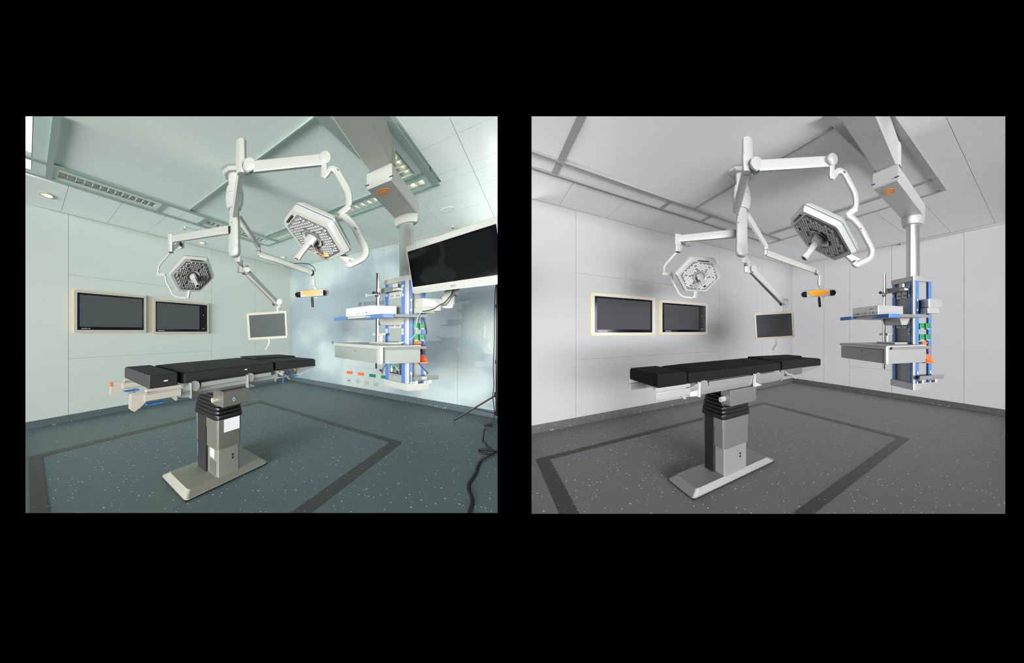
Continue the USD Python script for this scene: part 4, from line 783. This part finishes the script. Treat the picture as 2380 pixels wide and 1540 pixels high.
    # infusion pole
    d = Thing(R, 'infusion_pole', f'slim steel infusion pole with a side hook {WHERE[R]}', 'infusion pole', key='pend', base=tw(-.26, .05, .8))
    q0, q1 = at(875.0, 635, d=2.78), at(877.5, 857, d=2.78)
    d.part('rod', cyl(q0, q1, .0155, n=20), 'polemetal'); qh = q0 + (q1 - q0) * .215; d.part('hook_clamp', join(cyl(qh + [0, 0, .02], qh - [0, 0, .03], .024), tube([qh, at(866, 679, d=2.76)], [.012, .018])), 'black')
    H = lambda x, y: at(x, y, d=2.75); d.part('hook', tube(curve([H(876, 684), H(868, 683), H(858, 684.5), H(853, 685), H(851, 682), H(849.5, 683), H(850, 686), H(852, 688)]), .004, 8), 'chrome'); d.part('hook', tube(curve([H(878, 683), H(880, 686), H(880, 690)]), .004, 8), 'chrome')
    d.part('rail_clamp', join(tbox(-.28, -.2, .07, .13, zd - .03, zd - .005, .004)), 'steel')
for R, o in (('L', (252, 148, 58)), ('R', (255, 160, 30))):
    LOOK[R]['signal'] = mat('signal_orange_' + R, o, .4); LOOK[R]['alu'] = mat('brushed_alu_' + R, (188, 194, 186) if R == 'L' else (190, 190, 191), .3, .8); LOOK[R]['green2'] = mat('board_grey_' + R, (130, 140, 134), .5)
    LOOK[R]['shelfwhite'] = mat('front_white_' + R, (222, 228, 224) if R == 'L' else (234, 234, 235), .4); LOOK[R]['orangeprint'] = mat('orange_print_' + R, (215, 120, 70), .5); LOOK[R]['amberprint'] = mat('amber_print_' + R, (205, 160, 60), .5)
    pendant(R)

# ================================================================== television, light stand, cables (colour room)
def television():
    R = 'L'; t = Thing(R, 'television', 'big white framed television tilted high at the right edge of the pale green left room', 'television', key='tv', base=at(1050, 650, d=2.2))
    TL, TR, BL = at(942, 580, d=2.42), at(1154, 497, d=1.62), at(962, 683, d=2.42)
    w, h = np.linalg.norm(TR - TL), np.linalg.norm(BL - TL); x = (TR - TL) / w; yv = (TL - BL) / h; z = np.cross(x, yv); z = z if z @ SR[2] < 0 else -z
    f = Fr((TR + BL) / 2, x, z=z); f.A[1] = yv - x * (x @ yv); f.A[1] /= np.linalg.norm(f.A[1]); f.A[2] = z / np.linalg.norm(z)
    mx, mt, mb = .006, .05, .066
    t.part('frame', f.prism(roundrect(w, h, .02).difference(Polygon([(-w / 2 + .008, -h / 2 + mb), (w / 2 - .012, -h / 2 + mb), (w / 2 - .012, h / 2 - mt), (-w / 2 + .008, h / 2 - mt)])), -.05, .0), 'white')
    t.part('glass', f.box(-w / 2 + .008, w / 2 - .012, -h / 2 + mb, h / 2 - mt, -.03, -.004), 'bezel'); t.part('screen', f.box(-w / 2 + .045, w / 2 - .05, -h / 2 + mb + .02, h / 2 - mt - .02, -.005, -.0028), 'tvglass'); t.part('back_shell', f.box(-w / 2 + .02, w / 2 - .02, -h / 2 + .02, h / 2 - .02, -.075, -.045, .02), 'white')
    m = meshkit.text_mesh('EIZO', .014, .001, True); m.apply_translation([-m.bounds[:, 0].mean(), -m.bounds[:, 1].mean(), 0]); m.vertices += [.02, -h / 2 + mb * .45, 0]; t.part('lettering', f.mesh(m), 'print', smooth=False)
    P = lambda x, y, d: at(x, y, d=d)
    t.part('arm_joint', join(tube([P(1036, 714, 2.45), P(1040, 690, 2.42)], .05), tube([P(1040, 694, 2.42), P(1044, 682, 2.4)], .042), tube([P(1028, 706, 2.45), P(1046, 704, 2.45)], .042)), 'white'); t.part('joint_ring', tube([P(1043.3, 688, 2.4), P(1044, 686, 2.4)], .052), 'plastic')
    t.part('tilt_arm', beam(P(1044, 686, 2.4), P(1057, 655, 2.28), .11, .08, .02, up=camdir(0, 0, -1)), 'offwhite')
    t.part('video_cable', tube(curve([P(1053, 662, 2.22), P(1052, 672, 2.25), P(1048, 684, 2.3), P(1042, 693, 2.33), P(1032, 704, 2.36), P(1020, 710, 2.38), P(1010, 717, 2.4), P(996, 721, 2.42), P(984, 722.5, 2.44)]), .0055), 'plastic'); t.part('video_cable', tube(curve([P(1050, 684, 2.3), P(1044, 700, 2.33), P(1036, 709, 2.35), P(1026, 709, 2.36)]), .003, 8), 'plastic')
LOOK['L']['tvglass'] = mat('television_glass', (16, 19, 18), .1)
television()
def stand_and_cables():
    P = lambda x, y, d: at(x, y, d=d)
    t = Thing('L', 'light_stand', 'black tripod light stand by the cloud wall at the right edge', 'tripod', key='stand', base=at(1152, 958, d=3.45) * [1, 1, 0])
    top, bot = P(1136, 600, 3.42), P(1152, 961, 3.45); at_ = lambda y: P(1137 + (y - 655) * 15 / 303, y, 3.43)
    t.part('pole', tube([at_(905), bot], .0165), 'black'); t.part('pole', tube([at_(710), at_(908)], .014), 'black'); t.part('pole', tube([at_(640), at_(714)], .011), 'black')
    for y in (712, 838): t.part('clamp_knob', join(tube([at_(y - 4), at_(y + 4)], .022), tube([at_(y), at_(y) + camdir(.045, 0, 0)], [.008, .014])), 'black')
    t.part('leg_hub', tube([at_(908), at_(918)], .03), 'black'); t.part('foot_hub', tube([at_(953), at_(960)], .026), 'black')
    lh = at_(640); t.part('lamp_head', hullpts([lh + [x * r, y * r, z] for x, y in [(math.cos(k), math.sin(k)) for k in np.linspace(0, 6.28, 13)[:-1]] for r, z in ((.05, -.02), (.1, .14))]), 'black')  # lamp head out of view behind the television
    L = UsdLux.DiskLight.Define(stage, t.path + '/unseen_lamp_light'); lw = place('L', [lh + np.array([0, 0, .16])], None)[0]
    nd = NUDGE.get(('L', 'stand')); lw = place('L', [(lh + np.array([0, 0, .16])) * np.array(nd[:3]) + np.array(nd[3:])])[0] if nd else lw
    lw = lw - t.base; L.AddTranslateOp().Set(Gf.Vec3d(*map(float, lw))); L.AddRotateXOp().Set(180.0); L.CreateRadiusAttr(.09); L.CreateIntensityAttr(UNSEEN_STAND_LAMP)  # unseen light, placed to brighten the ceiling over the stand
    ft = at(1045, 973, z=.006); hub = at_(912); cxy = hub[:2]; v = ft[:2] - cxy
    for k in range(3):
        an = k * 2 * math.pi / 3 * (1 if k != 2 else 1); c, s = math.cos(an), math.sin(an); e = np.r_[cxy + [c * v[0] - s * v[1], s * v[0] + c * v[1]], .012]
        lg = t.part('leg', tube([hub + (e - hub) * .03, e], .0115), 'black'); m_ = hub + (e - hub) * .52; t.part('brace', tube([m_, at_(957)], .008), 'black')
    t = Thing('L', 'power_cable', 'thin black cable hanging down the light stand into a small coil on the floor', 'cable', key='stand', base=at(1138, 990, z=0))
    z = .004; F = lambda x, y, zz=z: at(x, y, z=zz)
    t.part('cord', tube(curve([P(1137, 655, 3.36), P(1134.5, 680, 3.36), P(1135, 720, 3.36), P(1138, 790, 3.36), P(1139, 850, 3.36), P(1142.5, 890, 3.36), P(1141.5, 918, 3.36), P(1147, 950, 3.36), P(1147, 965, 3.36), P(1142.5, 982, 3.34), F(1139, 986, .03)]), .0055, 8), 'plastic')
    co = F(1136.5, 990, .012); t.part('coil', join(*[tube([co + np.array([math.cos(a) * (.04 + .005 * k), math.sin(a) * (.04 + .005 * k), .006 * k + .02 * (math.sin(a + k) + 1) * .5]) for a in np.linspace(0, 2 * math.pi, 25)], .0055, 8) for k in range(3)]), 'plastic')
    t.part('cord', tube(curve([F(1131, 992, .02), F(1128, 997), F(1127.5, 1003), F(1130, 1012), F(1132, 1024), F(1133, 1033), F(1139, 1035), F(1145, 1040), F(1148, 1046), F(1152, 1048), F(1160, 1051)]), .006, 8), 'plastic')
    t = Thing('L', 'extension_cable', 'thick black cable winding over the floor with a loose loop by the right edge', 'cable', key='stand2', base=at(1110, 1120, z=0))
    z = .009; t.part('cord', tube(curve([F(1162, 1042), F(1152, 1044), F(1146, 1047), F(1138, 1052), F(1132, 1052), F(1123, 1051), F(1113, 1049), F(1106, 1045.5), F(1107, 1042), F(1115, 1041.2), F(1128, 1042.5), F(1142, 1045)]), .007, 8), 'plastic')
    t.part('cord', tube(curve([F(1146, 1047), F(1138, 1050), F(1133, 1055), F(1122, 1063), F(1113, 1071), F(1109.5, 1085), F(1109, 1097), F(1104, 1112), F(1099, 1126), F(1100, 1139), F(1106, 1153), F(1112, 1167), F(1114, 1180), F(1112.5, 1194), F(1111, 1215)]), .011, 10), 'plastic')
    # cables at the pendant tower
    t = Thing('L', 'network_cable', 'pale cyan network cable drooping from the shelf to the worktop', 'cable', key='pend', base=tw(.2, .1, 1.4))
    f = lambda x, y, d: P(x, y, d); t.part('cord', tube(curve([f(979, 722, 2.45), f(975, 728, 2.4), f(970, 740, 2.38), f(968, 752, 2.37), f(969, 765, 2.36), f(967, 777, 2.34), f(961, 784, 2.3), f(950, 790, 2.27), f(940, 793.5, 2.25)]), .0035, 8), 'cyan'); t.part('plug', beam(f(940, 793.6, 2.25), f(933, 795, 2.25), .022, .016, .003), 'lightblue')
    t = Thing('L', 'power_lead', 'black lead hanging beside the tower from the shelf rail', 'cable', key='pend', base=tw(.25, -.1, 1.3))
    t.part('cord', tube(curve([f(981, 735, 2.45), f(985, 744, 2.45), f(989, 757, 2.45), f(991.5, 768, 2.45), f(991.5, 776, 2.45)]), .0062, 8), 'plastic'); t.part('cord', tube(curve([f(975, 733, 2.42), f(972, 745, 2.42), f(969, 760, 2.42), f(966, 775, 2.42), f(963, 790, 2.42), f(963, 798, 2.42)]), .003, 8), 'plastic')
    t = Thing('L', 'power_lead', 'black lead from the lowest orange socket down to the steel rail', 'cable', key='pend', base=tw(.25, -.1, .9))
    t.part('cord', tube(curve([f(973, 841, 2.5), f(978, 848, 2.49), f(985, 856, 2.48), f(992, 863, 2.47), f(998, 870, 2.47)]), .0045, 8), 'plastic')
    t = Thing('L', 'power_lead', 'black plug lead dangling below the drawer beside the open bay', 'cable', key='pend', base=tw(-.15, .2, .9))
    t.part('cord', tube(curve([f(902, 841, 2.48), f(900, 847, 2.48), f(896, 853, 2.48), f(893, 859, 2.48), f(891, 864, 2.48), f(893, 870, 2.48)]), .004, 8), 'plastic'); t.part('plug', beam(f(887.5, 861, 2.48), f(893, 863, 2.48), .03, .022, .005), 'plastic')
stand_and_cables()
